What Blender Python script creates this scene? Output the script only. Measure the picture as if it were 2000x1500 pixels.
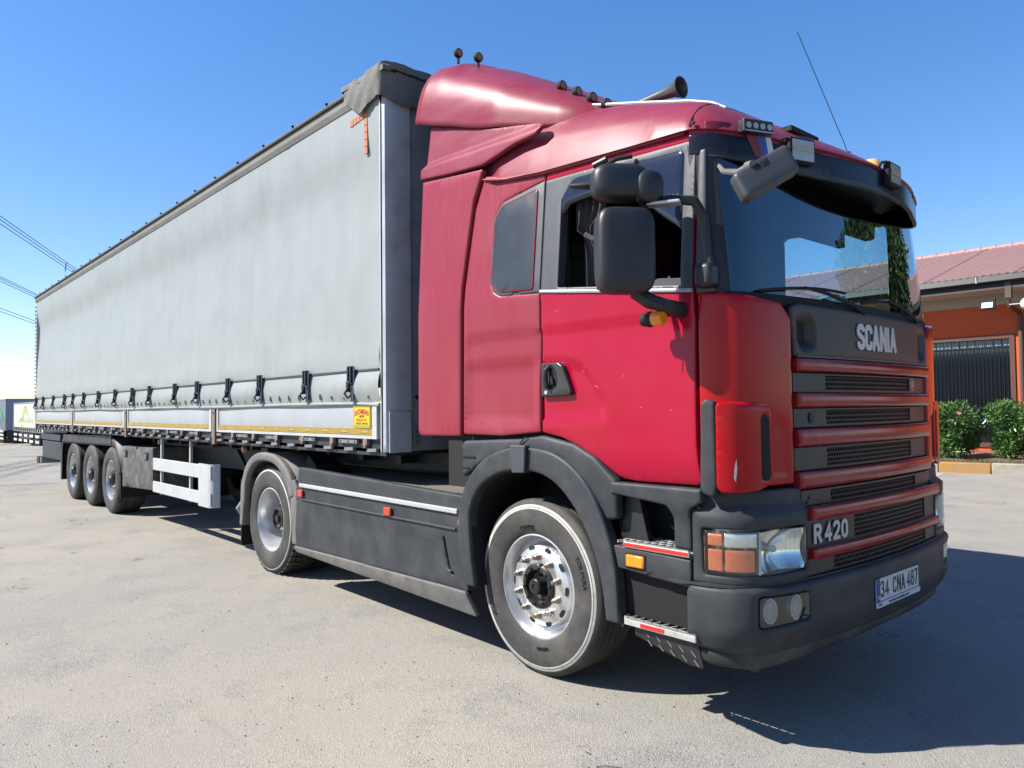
import bpy, bmesh, math, random
import numpy as np
from mathutils import Vector, Matrix
from mathutils.geometry import delaunay_2d_cdt
random.seed(7); rng = np.random.RandomState(7)
PI = math.pi
for o in list(bpy.data.objects): bpy.data.objects.remove(o)
sc = bpy.context.scene
COL = sc.collection

# ------------------------------------------------------------------ camera
cam_d = bpy.data.cameras.new('camera'); cam = bpy.data.objects.new('camera', cam_d); COL.objects.link(cam)
CAM = Vector((3.1945, -2.8576, 1.5386)); YAW, PITCH, ROLL = -0.8498, 0.032, -0.0108
f = Vector((math.sin(YAW)*math.cos(PITCH), math.cos(YAW)*math.cos(PITCH), math.sin(PITCH)))
r = Vector((math.cos(YAW), -math.sin(YAW), 0)); u = r.cross(f)
r2 = r*math.cos(ROLL)+u*math.sin(ROLL); u2 = -r*math.sin(ROLL)+u*math.cos(ROLL)
mw = Matrix((r2, u2, -f)).transposed().to_4x4(); mw.translation = CAM
cam.matrix_world = mw
cam_d.sensor_width = 36; cam_d.lens = 36*1461.6/2000; cam_d.clip_start = .05; cam_d.clip_end = 3000
sc.camera = cam
# ------------------------------------------------------------------ light
SUNV = Vector((.62, .84, -1)).normalized()
w = bpy.data.worlds.new('World'); sc.world = w; w.use_nodes = True
nt = w.node_tree; bg = nt.nodes['Background']
sky = nt.nodes.new('ShaderNodeTexSky'); sky.sky_type = 'NISHITA'; sky.sun_disc = False
sky.sun_elevation = math.asin(-SUNV.z); sky.sun_rotation = math.atan2(-SUNV.x, -SUNV.y)
sky.altitude = 50; sky.air_density = 1.0; sky.dust_density = .25; sky.ozone_density = 3.5
hs_ = nt.nodes.new('ShaderNodeHueSaturation'); hs_.inputs['Saturation'].default_value = 1.3; hs_.inputs['Hue'].default_value = .512; nt.links.new(sky.outputs[0], hs_.inputs['Color']); gm_ = nt.nodes.new('ShaderNodeGamma'); gm_.inputs[1].default_value = .82; nt.links.new(hs_.outputs[0], gm_.inputs[0]); nt.links.new(gm_.outputs[0], bg.inputs[0]); bg.inputs[1].default_value = .122
sl = bpy.data.lights.new('sun', 'SUN'); sl.energy = 5.0; sl.angle = math.radians(.53); sl.color = (1, .95, .87)
so = bpy.data.objects.new('sun', sl); COL.objects.link(so); so.rotation_euler = SUNV.to_track_quat('-Z', 'Y').to_euler(); so.location = (-20, -30, 40)
sc.view_settings.view_transform = 'Standard'; sc.view_settings.look = 'None'
sc.view_settings.exposure = 1.15; sc.view_settings.gamma = 1
try: sc.view_settings.use_curve_mapping = False
except Exception: pass

# ------------------------------------------------------------------ materials
def pm(name, c, rough=.5, metal=0, c2=None, mix=.5, scale=6, stretch=(1,1,1), bump=0, bscale=80, coat=0, spec=.5, dirt=None, dscale=3, damt=.3, rvar=0, emit=None, trans=0, ior=1.45, alpha=1, k=.58):
    sc3 = lambda q: tuple(min(v*k, 1) for v in q) if q else q
    if not metal > .5 and not trans: c, c2, dirt = sc3(c), sc3(c2), sc3(dirt)
    m = bpy.data.materials.new(name); m.use_nodes = True; n = m.node_tree.nodes; l = m.node_tree.links
    b = n['Principled BSDF']; col = (*c, 1)
    b.inputs['Base Color'].default_value = col; b.inputs['Roughness'].default_value = rough; b.inputs['Metallic'].default_value = metal
    b.inputs['Coat Weight'].default_value = coat; b.inputs['Coat Roughness'].default_value = .08; b.inputs['Specular IOR Level'].default_value = spec
    b.inputs['Transmission Weight'].default_value = trans; b.inputs['IOR'].default_value = ior; b.inputs['Alpha'].default_value = alpha
    if emit: b.inputs['Emission Color'].default_value = (*emit[:3], 1); b.inputs['Emission Strength'].default_value = emit[3]
    tc = n.new('ShaderNodeTexCoord'); mp = n.new('ShaderNodeMapping'); mp.inputs['Scale'].default_value = stretch
    l.new(tc.outputs['Object'], mp.inputs[0])
    out = None
    def noise(s, det=6, vec=mp):
        t = n.new('ShaderNodeTexNoise'); t.inputs['Scale'].default_value = s; t.inputs['Detail'].default_value = det; t.inputs['Roughness'].default_value = .65
        l.new(vec.outputs[0] if vec is mp else tc.outputs['Object'], t.inputs['Vector']); return t
    def ramp(src, lo, hi, vmax=1):
        q = n.new('ShaderNodeMapRange'); q.inputs[1].default_value = lo; q.inputs[2].default_value = hi; q.inputs[4].default_value = vmax
        l.new(src, q.inputs[0]); return q.outputs[0]
    if c2:
        t = noise(scale); mx = n.new('ShaderNodeMix'); mx.data_type = 'RGBA'
        l.new(ramp(t.outputs[0], .5-mix*.35, .5+mix*.35), mx.inputs[0]); mx.inputs[6].default_value = col; mx.inputs[7].default_value = (*c2, 1); out = mx.outputs[2]
        if rvar:
            l.new(ramp(t.outputs[0], .3, .7, 1), (q := n.new('ShaderNodeMapRange')).inputs[0]); q.inputs[3].default_value = rough-rvar; q.inputs[4].default_value = rough+rvar; l.new(q.outputs[0], b.inputs['Roughness'])
    if dirt:
        t = noise(dscale, 8, None); mx = n.new('ShaderNodeMix'); mx.data_type = 'RGBA'
        l.new(ramp(t.outputs[0], .45, .75, damt), mx.inputs[0])
        if out: l.new(out, mx.inputs[6])
        else: mx.inputs[6].default_value = col
        mx.inputs[7].default_value = (*dirt, 1); out = mx.outputs[2]
    if out: l.new(out, b.inputs['Base Color'])
    if bump:
        t = noise(bscale, 4); bp = n.new('ShaderNodeBump'); bp.inputs['Strength'].default_value = bump; bp.inputs['Distance'].default_value = .01
        l.new(t.outputs[0], bp.inputs['Height']); l.new(bp.outputs[0], b.inputs['Normal'])
    return m
DUST = (.30, .27, .23)
M = {}
M['red'] = pm('red_paint', (.335, .003, .027), .24, spec=.34, coat=0, c2=(.30, .003, .022), scale=2, dirt=(.40, .05, .07), dscale=2.2, damt=.12, k=.84)
M['redfade'] = pm('faded_red_paint', (.345, .022, .046), .34, coat=0, spec=.4, c2=(.37, .040, .066), mix=1.1, scale=9, stretch=(5, 5, .28), dirt=(.40, .10, .12), dscale=1.6, damt=.35, rvar=.05, k=.56)
M['redroof'] = pm('chalky_red_paint', (.31, .022, .055), .36, spec=.32, coat=0, c2=(.34, .06, .09), mix=.9, scale=5, stretch=(.5, 2, 2), dirt=(.36, .10, .12), dscale=2, damt=.35, rvar=.05, k=.56)
M['redfront'] = pm('front_red_paint', (.38, .002, .008), .16, k=.85, spec=.26, coat=0, c2=(.30, .004, .008), scale=3, dirt=(.2, .05, .05), dscale=5, damt=.15)
M['redbar'] = pm('grille_red_paint', (.22, .003, .013), .17, k=1, coat=0, spec=.32, c2=(.20, .016, .015), scale=8, dirt=(.16, .08, .07), dscale=9, damt=.4)
M['plastic'] = pm('grey_plastic', (.050, .056, .064), .55, spec=.3, c2=(.040, .044, .052), scale=3, dirt=(.20, .19, .17), dscale=4, damt=.28, bump=.06, bscale=260, rvar=.08)
M['fender'] = pm('dusty_fender_plastic', (.13, .13, .13), .7, c2=(.20, .19, .18), scale=7, dirt=DUST, dscale=5, damt=.6, bump=.08, bscale=160)
M['darkplastic'] = pm('black_plastic', (.014, .015, .018), .45, c2=(.022, .023, .027), scale=5, dirt=(.08, .08, .075), dscale=6, damt=.25, bump=.05, bscale=220)
M['mirror'] = pm('mirror_shell_plastic', (.020, .022, .027), .42, c2=(.028, .03, .036), scale=5, dirt=(.10, .10, .10), dscale=9, damt=.18, bump=.10, bscale=300)
M['visor'] = pm('smoked_visor', (.010, .013, .035), .22, coat=.3, dirt=(.05, .05, .06), dscale=5, damt=.3)
M['smoke'] = pm('smoked_plastic', (.010, .014, .035), .08, coat=.6)
M['frame_grey'] = pm('window_frame_grey', (.055, .062, .075), .5, c2=(.07, .078, .09), scale=4, dirt=(.15, .15, .16), dscale=9, damt=.25)
M['black'] = pm('black_void', (.006, .006, .008), .8)
M['interior'] = pm('cab_interior', (.030, .034, .045), .7, c2=(.04, .042, .05), scale=6)
M['interior_dark'] = pm('cab_interior_dark', (.012, .012, .014), .8)
M['curtaincloth'] = pm('cab_curtain_cloth', (.06, .06, .07), .85)
M['darkwin'] = pm('tinted_pane', (.030, .036, .045), .32, c2=(.038, .044, .054), scale=3, dirt=(.09, .10, .11), dscale=7, damt=.3, coat=.1)
M['rubber'] = pm('tyre_rubber', (.035, .035, .036), .75, c2=(.06, .058, .055), scale=9, dirt=(.17, .155, .135), dscale=5, damt=.55, bump=.12, bscale=90)
M['white_ring'] = pm('white_tyre_paint', (.72, .72, .70), .6, c2=(.55, .54, .50), mix=.8, scale=14, dirt=(.35, .30, .22), dscale=7, damt=.7)
M['chrome'] = pm('polished_aluminium', (.70, .71, .72), .33, .85, c2=(.55, .56, .58), scale=8, rvar=.1, dirt=(.35, .33, .3), dscale=9, damt=.35)
M['rim_steel'] = pm('silver_rim_paint', (.72, .73, .74), .3, .45, k=1, c2=(.45, .46, .47), scale=6, dirt=(.25, .24, .22), dscale=8, damt=.4)
M['nut'] = pm('worn_nut_steel', (.40, .38, .35), .4, 1, c2=(.28, .19, .13), mix=.8, scale=40)
M['hub'] = pm('greasy_black_hub', (.012, .012, .013), .35, c2=(.02, .02, .02), scale=20, dirt=(.09, .08, .07), dscale=20, damt=.4)
M['alu'] = pm('aluminium', (.52, .53, .54), .4, .55, c2=(.45, .46, .47), scale=4, dirt=(.3, .29, .27), dscale=6, damt=.4)
M['whitealu'] = pm('white_enamel', (.62, .64, .66), .45, c2=(.56, .58, .60), scale=3, dirt=(.38, .36, .32), dscale=4, damt=.35)
M['board'] = pm('side_board_enamel', (.47, .50, .53), .4, c2=(.43, .46, .49), scale=1.2, stretch=(3, 1, .4), dirt=(.36, .35, .32), dscale=3, damt=.35)
M['tarp'] = pm('grey_curtain_tarpaulin', (.41, .44, .432), .48, c2=(.355, .385, .38), mix=.8, scale=2.2, stretch=(3.5, 1, .22), dirt=(.27, .29, .28), dscale=2.6, damt=.45, bump=.05, bscale=26)
M['toptarp'] = pm('weathered_roof_tarpaulin', (.15, .15, .14), .8, c2=(.22, .215, .20), mix=.9, scale=7, dirt=(.10, .10, .095), dscale=4, damt=.6, bump=.5, bscale=14)
M['toprail'] = pm('dirty_top_rail', (.20, .19, .18), .7, c2=(.26, .25, .23), scale=5, stretch=(.3, 1, 1), dirt=(.12, .11, .10), dscale=3, damt=.5)
M['steelblue'] = pm('galvanised_post', (.62, .66, .72), .45, .1, c2=(.54, .58, .64), scale=2, dirt=(.15, .15, .15), dscale=5, damt=.4)
M['bulkhead'] = pm('front_bulkhead', (.42, .44, .50), .4, c2=(.36, .38, .42), scale=2, dirt=(.1, .1, .1), dscale=5, damt=.4)
M['brownpost'] = pm('rusty_post', (.22, .14, .10), .7, c2=(.30, .22, .17), scale=9, dirt=(.16, .09, .05), dscale=12, damt=.6)
M['chassis'] = pm('chassis_paint', (.020, .024, .034), .55, c2=(.03, .034, .045), scale=5, dirt=(.10, .09, .08), dscale=6, damt=.4)
M['toolbox'] = pm('scuffed_toolbox', (.06, .065, .07), .6, c2=(.09, .09, .09), scale=5, dirt=(.30, .28, .24), dscale=9, damt=.7, bump=.08, bscale=60)
M['strap'] = pm('buckle_plastic', (.018, .024, .035), .5)
M['strapweb'] = pm('blue_strap_webbing', (.035, .045, .09), .7)
M['yellow'] = pm('yellow_reflective_tape', (.50, .33, .03), .35, c2=(.44, .28, .03), scale=12, dirt=(.25, .2, .12), dscale=6, damt=.35)
M['yprint'] = pm('tape_print', (.72, .55, .14), .5)
M['sticker'] = pm('sticker_yellow', (.82, .62, .03), .4)
M['sticker_red'] = pm('sticker_red_print', (.55, .02, .04), .4)
M['sticker_orange'] = pm('sticker_orange_print', (.75, .20, .01), .4)
M['sticker_dark'] = pm('sticker_dark_print', (.05, .05, .03), .4)
M['orange_decal'] = pm('orange_reflector', (.60, .24, .10), .45)
M['amber'] = pm('amber_lens', (.80, .24, .01), .2, coat=.6, k=.85)
M['redlens'] = pm('red_lens', (.65, .06, .03), .2, coat=.6)
M['orangelens'] = pm('orange_indicator_lens', (.85, .22, .08), .22, coat=.8, c2=(.75, .18, .07), scale=30, k=1)
M['beacon'] = pm('amber_beacon_dome', (.85, .45, .12), .3, coat=.4, k=.9)
M['reflector'] = pm('lamp_reflector', (.80, .80, .76), .22, .6, c2=(.68, .68, .64), scale=9, k=1)
M['lens'] = pm('clear_lamp_lens', (.9, .92, .92), .06, trans=1, ior=1.2)
M['lettering'] = pm('silver_lettering', (.62, .64, .66), .35, .3)
M['plate_white'] = pm('plate_white', (.72, .74, .78), .4)
M['plate_blue'] = pm('plate_blue', (.02, .06, .42), .4)
M['ink'] = pm('black_ink', (.01, .01, .012), .5)
M['inkblue'] = pm('blue_ink', (.02, .04, .2), .5)
M['white'] = pm('white_paint', (.75, .75, .74), .45)
M['redreflex'] = pm('red_reflex_tape', (.70, .03, .03), .4)
M['stepalu'] = pm('white_step_metal', (.66, .66, .64), .45, .2, c2=(.52, .50, .46), scale=30, dirt=(.3, .27, .22), dscale=25, damt=.5)
M['lampglass'] = pm('spot_lamp_glass', (.50, .52, .52), .12, coat=1, c2=(.42, .43, .40), scale=14)
M['sticker_w'] = M['white']
M['blue_s'] = pm('blue_sticker', (.03, .10, .45), .4)
M['maroon_s'] = pm('dark_red_sticker', (.22, .02, .03), .4)
M['orangewall'] = pm('orange_render', (.46, .070, .018), .85, c2=(.44, .078, .024), scale=.6, dirt=(.36, .08, .04), dscale=.8, damt=.5, bump=.2, bscale=40, k=1.1)
M['rooftile'] = pm('dusty_pink_roof_sheet', (.27, .15, .145), .6, c2=(.33, .20, .19), mix=.9, scale=1.5, dirt=(.24, .17, .15), dscale=3, damt=.5, k=.85)
M['soffit'] = pm('soffit_board', (.42, .36, .30), .8, c2=(.38, .32, .27), scale=.7, k=1.3)
M['gutter'] = pm('dark_gutter', (.026, .027, .032), .5, c2=(.032, .033, .038), scale=2, spec=.3)
M['brownframe'] = pm('brown_window_frame', (.14, .055, .035), .6)
M['winglass'] = pm('dark_building_glass', (.012, .018, .024), .06, coat=1)
M['skyglass'] = pm('painted_sky_glass', (.22, .36, .48), .1, coat=.5)  # sky reflection of the top panes put into their colour
M['leaf'] = pm('oleander_leaf', (.045, .11, .022), .42, c2=(.075, .155, .035), mix=.9, scale=4, coat=.15, k=1)
M['leafd'] = pm('tree_leaf', (.045, .09, .022), .5, c2=(.07, .13, .035), mix=.9, scale=1.5)
M['bark'] = pm('bark', (.10, .075, .055), .9, c2=(.15, .12, .09), scale=8, stretch=(1, 1, .2), bump=.6, bscale=20)
M['grass'] = pm('dry_grass', (.14, .16, .05), .8, c2=(.22, .19, .09), mix=.9, scale=3)
M['soil'] = pm('soil', (.16, .12, .08), .95, c2=(.22, .17, .11), scale=3, bump=.6, bscale=20)
M['kerb_orange'] = pm('worn_orange_kerb_paint', (.55, .27, .06), .8, c2=(.48, .26, .08), scale=5, dirt=(.36, .30, .22), dscale=4, damt=.6, bump=.3, bscale=20)
M['kerb_white'] = pm('worn_white_kerb_paint', (.50, .46, .38), .85, c2=(.40, .36, .29), mix=.9, scale=4, dirt=(.28, .25, .2), dscale=5, damt=.7, bump=.3, bscale=20)
M['wood'] = pm('weathered_timber', (.085, .07, .05), .85, c2=(.13, .11, .08), scale=3, stretch=(6, .4, 6), bump=.4, bscale=20)
M['cable'] = pm('power_cable', (.05, .06, .09), .6)
M['galv'] = pm('galvanised_steel', (.35, .36, .37), .5, .5)
M['farblue'] = pm('blue_grey_box_panel', (.30, .36, .50), .6)
M['fargrey'] = pm('slate_box_panel', (.17, .21, .26), .6)
M['farwhite'] = pm('white_tarpaulin_far', (.66, .68, .58), .6)
M['fargreen'] = pm('pale_green_print', (.42, .60, .16), .6)
M['emerald'] = pm('green_print', (.08, .40, .20), .6)
M['globe'] = pm('opal_white_globe', (.85, .85, .84), .3)

def glass_mat(name, tint, refl=1.0):
    m = bpy.data.materials.new(name); m.use_nodes = True; n = m.node_tree.nodes; l = m.node_tree.links
    n.remove(n['Principled BSDF']); out = n['Material Output']
    g = n.new('ShaderNodeBsdfGlossy'); g.inputs['Roughness'].default_value = .015; g.inputs['Color'].default_value = (.85, .95, 1, 1)
    t = n.new('ShaderNodeBsdfTransparent'); t.inputs[0].default_value = (*tint, 1)
    fr = n.new('ShaderNodeFresnel'); fr.inputs[0].default_value = 1.52
    ml = n.new('ShaderNodeMath'); ml.operation = 'MULTIPLY_ADD'; ml.inputs[1].default_value = 1.9*refl; ml.inputs[2].default_value = .05; ml.use_clamp = True
    mx = n.new('ShaderNodeMixShader'); l.new(fr.outputs[0], ml.inputs[0]); l.new(ml.outputs[0], mx.inputs[0])
    l.new(t.outputs[0], mx.inputs[1]); l.new(g.outputs[0], mx.inputs[2]); l.new(mx.outputs[0], out.inputs[0]); return m
M['visor'] = pm('smoked_visor_acrylic', (.010, .011, .024), .22, spec=.3, dirt=(.05, .05, .06), dscale=5, damt=.3)
M['glass'] = glass_mat('windscreen_glass', (.50, .72, .78), .62)
M['sideglass'] = glass_mat('side_glass', (.86, .90, .90), .3)
M['tint'] = glass_mat('smoked_deflector', (.05, .07, .22), 1.3)

# ------------------------------------------------------------------ object helpers
ORG = {}
def root(name, loc, label, cat, group=None):
    o = bpy.data.objects.new(name, None); COL.objects.link(o); o.location = loc; o.empty_display_size = .3
    o['label'] = label; o['category'] = cat
    if group: o['group'] = group
    ORG[o.name] = Vector(loc); return o
def tag(o, label=None, cat=None, group=None, kind=None):
    if label: o['label'] = label
    if cat: o['category'] = cat
    if group: o['group'] = group
    if kind: o['kind'] = kind
    return o
def finish(name, me, mats, parent=None, smooth=35, bevel=0, seg=2, loc=None, shift=True):
    """mesh in world coordinates -> object under its parent (whose world origin is subtracted)"""
    if not isinstance(mats, (list, tuple)): mats = [mats]
    for m in mats: me.materials.append(m)
    if parent is not None and shift:
        me.transform(Matrix.Translation(-ORG[parent.name]))
    elif loc is not None:
        me.transform(Matrix.Translation(-Vector(loc)))
    me.update()
    if smooth:
        for p in me.polygons: p.use_smooth = True
        me.set_sharp_from_angle(angle=math.radians(smooth))
    o = bpy.data.objects.new(name, me); COL.objects.link(o)
    if parent is not None: o.parent = parent; ORG[o.name] = ORG[parent.name] if shift else Vector((0, 0, 0))
    elif loc is not None: o.location = loc; ORG[o.name] = Vector(loc)
    else: ORG[o.name] = Vector((0, 0, 0))
    if bevel:
        b = o.modifiers.new('bevel', 'BEVEL'); b.width = bevel; b.segments = seg; b.limit_method = 'ANGLE'; b.angle_limit = math.radians(40)
    return o
class B:
    """collects vertices and faces in world coordinates"""
    def __init__(s): s.v = []; s.f = []; s.m = []
    def add(s, v, f, mi=0):
        n = len(s.v); s.v += [tuple(p) for p in v]; s.f += [tuple(i+n for i in q) for q in f]; s.m += [mi]*len(f); return s
    def box(s, a, b, mi=0, rot=None, c=None):
        x0, y0, z0 = a; x1, y1, z1 = b
        v = [Vector(p) for p in ((x0,y0,z0),(x1,y0,z0),(x1,y1,z0),(x0,y1,z0),(x0,y0,z1),(x1,y0,z1),(x1,y1,z1),(x0,y1,z1))]
        if rot is not None:
            c = Vector(c) if c is not None else sum(v, Vector())/8
            v = [rot @ (p-c)+c for p in v]
        return s.add(v, [(0,3,2,1),(4,5,6,7),(0,1,5,4),(1,2,6,5),(2,3,7,6),(3,0,4,7)], mi)
    def prism(s, pts, ax, a, b, mi=0):
        """closed polygon pts in the plane across axis ax ('x','y','z'), extruded a..b"""
        def P(p, t): return (t, p[0], p[1]) if ax == 'x' else (p[0], t, p[1]) if ax == 'y' else (p[0], p[1], t)
        n = len(pts); v = [P(p, a) for p in pts]+[P(p, b) for p in pts]
        fs = [tuple(range(n))[::-1], tuple(range(n, 2*n))]+[(i, (i+1) % n, n+(i+1) % n, n+i) for i in range(n)]
        return s.add(v, fs, mi)
    def tube(s, pts, rad, n=8, mi=0, caps=True):
        pts = [Vector(p) for p in pts]; rads = rad if isinstance(rad, (list, tuple)) else [rad]*len(pts)
        v = []; up = Vector((0, 0, 1)); prev = None
        for i, p in enumerate(pts):
            t = (pts[min(i+1, len(pts)-1)]-pts[max(i-1, 0)]).normalized()
            a = prev if prev is not None else (up.cross(t) if abs(t.z) < .95 else Vector((1, 0, 0)).cross(t))
            a = (a-t*a.dot(t)).normalized(); prev = a; b2 = t.cross(a)
            v += [p+(a*math.cos(2*PI*k/n)+b2*math.sin(2*PI*k/n))*rads[i] for k in range(n)]
        fs = [(i*n+k, i*n+(k+1) % n, (i+1)*n+(k+1) % n, (i+1)*n+k) for i in range(len(pts)-1) for k in range(n)]
        if caps: fs += [tuple(range(n))[::-1], tuple(range((len(pts)-1)*n, len(pts)*n))]
        return s.add(v, fs, mi)
    def lathe(s, prof, c, ax='y', n=48, mi=None, a0=0, a1=2*PI):
        """prof: (radius, offset along axis); mi: list of material index per segment"""
        full = abs(a1-a0-2*PI) < 1e-6; m = n if full else n+1; v = []
        for rr, t in prof:
            for k in range(m):
                a = a0+(a1-a0)*k/n; p, q = rr*math.cos(a), rr*math.sin(a)
                v.append((c[0]+p, c[1]+t, c[2]+q) if ax == 'y' else (c[0]+t, c[1]+p, c[2]+q) if ax == 'x' else (c[0]+p, c[1]+q, c[2]+t))
        for i in range(len(prof)-1):
            fs = [(i*m+k, i*m+(k+1) % m, (i+1)*m+(k+1) % m, (i+1)*m+k) for k in range(n)]
            s.add([], [], 0); nb = len(s.v) if i == 0 else nb
            if i == 0: s.v += [tuple(p) for p in v]; 
            s.f += [tuple(j+nb for j in q) for q in fs]; s.m += [mi[i] if mi else 0]*len(fs)
        return s
    def mesh(s, name='m'):
        me = bpy.data.meshes.new(name); me.from_pydata(s.v, [], s.f); me.update()
        me.polygons.foreach_set('material_index', s.m)
        bm = bmesh.new(); bm.from_mesh(me); bmesh.ops.recalc_face_normals(bm, faces=bm.faces); bm.to_mesh(me); bm.free(); return me
    def build(s, name, mats, parent=None, **k): return finish(name, s.mesh(name), mats, parent, **k)
def inst(src, name, off, parent, rot=None):
    """a cheap copy sharing mesh data, moved by off"""
    o = src.copy(); o.name = name; COL.objects.link(o); o.parent = parent; o.location = Vector(off)
    if rot: o.rotation_euler = rot
    ORG[o.name] = ORG.get(src.name, Vector((0, 0, 0))); return o
def arc_round(pts, rad):
    """closed polygon with rounded corners; rad a number or list"""
    n = len(pts); out = []
    for i, p in enumerate(pts):
        R = rad[i] if isinstance(rad, (list, tuple)) else rad
        p = Vector(p); a = Vector(pts[i-1])-p; b = Vector(pts[(i+1) % n])-p
        if R <= 0: out.append(tuple(p)); continue
        la, lb = a.length, b.length; a.normalize(); b.normalize(); ang = a.angle(b) if a.length and b.length else PI
        if ang > PI-.05: out.append(tuple(p)); continue
        t = min(R/math.tan(ang/2), la*.48, lb*.48); p0, p2 = p+a*t, p+b*t
        k = max(3, int((PI-ang)/.22))
        for j in range(k+1):
            s_ = j/k; out.append(tuple(p0*(1-s_)**2+p*2*s_*(1-s_)+p2*s_**2))
    return out
def smooth_line(pts, n=5):
    """Catmull-Rom through open points"""
    P = [np.array(p, float) for p in pts]; P = [2*P[0]-P[1]]+P+[2*P[-1]-P[-2]]; out = []
    for i in range(1, len(P)-2):
        for k in range(n):
            t = k/n; a, b, c, d = P[i-1], P[i], P[i+1], P[i+2]
            out.append(tuple(.5*((2*b)+(-a+c)*t+(2*a-5*b+4*c-d)*t*t+(-a+3*b-3*c+d)*t**3)))
    out.append(tuple(P[-2])); return out
def resamp(loop, step):
    out = []; n = len(loop)
    for i in range(n):
        a = np.array(loop[i], float); b = np.array(loop[(i+1) % n], float); L = np.linalg.norm(b-a)
        if L < 1e-5: continue
        k = max(1, int(math.ceil(L/step)))
        for j in range(k): out.append(a+(b-a)*j/k)
    return np.array(out)
def dist_to(P, loop):
    A = np.array(loop, float); Bq = np.roll(A, -1, 0); d = Bq-A; L2 = (d**2).sum(1)+1e-12
    out = np.empty(len(P))
    for i in range(0, len(P), 2000):
        q = P[i:i+2000][:, None, :]-A[None]; t = np.clip((q*d[None]).sum(2)/L2, 0, 1)
        out[i:i+2000] = np.sqrt((((q-t[..., None]*d[None])**2).sum(2)).min(1))
    return out
def inside(P, loop):
    A = np.array(loop, float); c = np.zeros(len(P), bool); x, y = P[:, 0], P[:, 1]
    for i in range(len(A)):
        x0, y0 = A[i]; x1, y1 = A[(i+1) % len(A)]
        if y0 == y1: continue
        m = ((y0 > y) != (y1 > y)) & (x < (x1-x0)*(y-y0)/(y1-y0)+x0); c ^= m
    return c
def panel(name, outline, fn, mats, parent, holes=(), step=.06, rnd=.012, thick=.03, relief=None, mirror=False, flat=False, smooth=62, extra=()):
    """A sheet cut to an outline in (u,v), laid on the surface fn(U,V)->XYZ, with rounded edges,
       pressed relief (depth inwards) and a real thickness."""
    per = sum(math.dist(outline[i-1], outline[i]) for i in range(len(outline)))
    outl = resamp(outline, min(step, .016) if rnd and per < 9 and step <= .06 else step); hl = [resamp(h, min(step, .06)) for h in holes]
    loops = [outl]+hl; pts = []; edges = []
    for L in loops:
        n0 = len(pts); pts += [tuple(p) for p in L]; edges += [(n0+i, n0+(i+1) % len(L)) for i in range(len(L))]
    nb = len(pts); ins = []
    if rnd:
        for L in loops:                                   # inset rings keep the rounded edge tight
            cen = np.roll(L, -1, 0)-np.roll(L, 1, 0); nl = np.stack([-cen[:, 1], cen[:, 0]], 1); nl /= np.linalg.norm(nl, axis=1)[:, None]+1e-9
            for dd in (rnd*.15, rnd*.45, rnd):
                for sg in (1, -1): ins.append(L+nl*dd*sg)
        for e in extra:
            ins.append(np.array(e, float))
    u0, v0 = outl.min(0); u1, v1 = outl.max(0)
    gu, gv = np.meshgrid(np.arange(u0+step*.5, u1, step), np.arange(v0+step*.5, v1, step)); g = np.stack([gu.ravel(), gv.ravel()], 1)
    if flat: g = np.zeros((0, 2))
    def ok(q, tol):
        if not len(q): return q
        m = inside(q, outl)
        for h in hl: m &= ~inside(q, h)
        q = q[m]
        for L in loops:
            if len(q): q = q[dist_to(q, L) > tol]
        return q
    g = ok(g, max(step*.35, rnd*1.4))
    k = [ok(i, rnd*.1) for i in ins]; allp = [g]+k
    P2 = np.concatenate([np.array(pts)]+[a for a in allp if len(a)])
    res = delaunay_2d_cdt([Vector(p) for p in P2], edges, [], 0, 1e-6)
    V2 = np.array([tuple(v) for v in res[0]]); F = [tuple(f_) for f_ in res[2]]
    cen = np.array([V2[list(f_)].mean(0) for f_ in F]); m = inside(cen, outl)
    for h in hl: m &= ~inside(cen, h)
    F = [f_ for f_, q in zip(F, m) if q]
    def flat_sliver(f_):                                      # collinear rim points: a zero-height triangle would spoil the shading
        if max(f_) >= nb: return False
        a, b_, c = V2[list(f_)][:3]; L2 = max(((a-b_)**2).sum(), ((b_-c)**2).sum(), ((c-a)**2).sum()); return abs((b_[0]-a[0])*(c[1]-a[1])-(b_[1]-a[1])*(c[0]-a[0])) < .004*L2
    F = [f_ for f_ in F if not flat_sliver(f_)]
    d = np.min([dist_to(V2, L) for L in loops], 0)
    e = 1e-3; U, V = V2[:, 0], V2[:, 1]
    X = fn(U, V); X = np.stack(X, 1)
    Xu = np.stack(fn(U+e, V), 1)-np.stack(fn(U-e, V), 1); Xv = np.stack(fn(U, V+e), 1)-np.stack(fn(U, V-e), 1)
    N = np.cross(Xu, Xv); N /= np.linalg.norm(N, axis=1)[:, None]+1e-12
    # inward: away from the outside of the vehicle; (u forward, v up) on the near side gives N = -y (outwards)
    inw = -N
    dep = np.zeros(len(V2))
    if rnd: q = np.clip(d, 0, rnd); dep += rnd-np.sqrt(np.maximum(rnd**2-(rnd-q)**2, 0))
    if relief is not None: dep = dep+relief(U, V, d)
    X = X+inw*dep[:, None]
    # rim
    cnt = {}
    for f_ in F:
        for i in range(len(f_)):
            a, b = f_[i], f_[(i+1) % len(f_)]; cnt[(a, b)] = cnt.get((a, b), 0)+1
    vs = [tuple(p) for p in X]; fs = list(F); mp = {}
    def low(i):
        if i not in mp: mp[i] = len(vs); vs.append(tuple(X[i])); vs.append(tuple(X[i]+inw[i]*thick))
        return mp[i]
    for (a, b) in list(cnt):
        if (b, a) not in cnt: ia, ib = low(a), low(b); fs.append((ib, ia, ia+1, ib+1))
    if mirror: vs = [(x, 2.5-y, z) for x, y, z in vs]; fs = [q[::-1] for q in fs]
    used = sorted({i for q in fs for i in q}); ix = {i: k for k, i in enumerate(used)}
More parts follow.
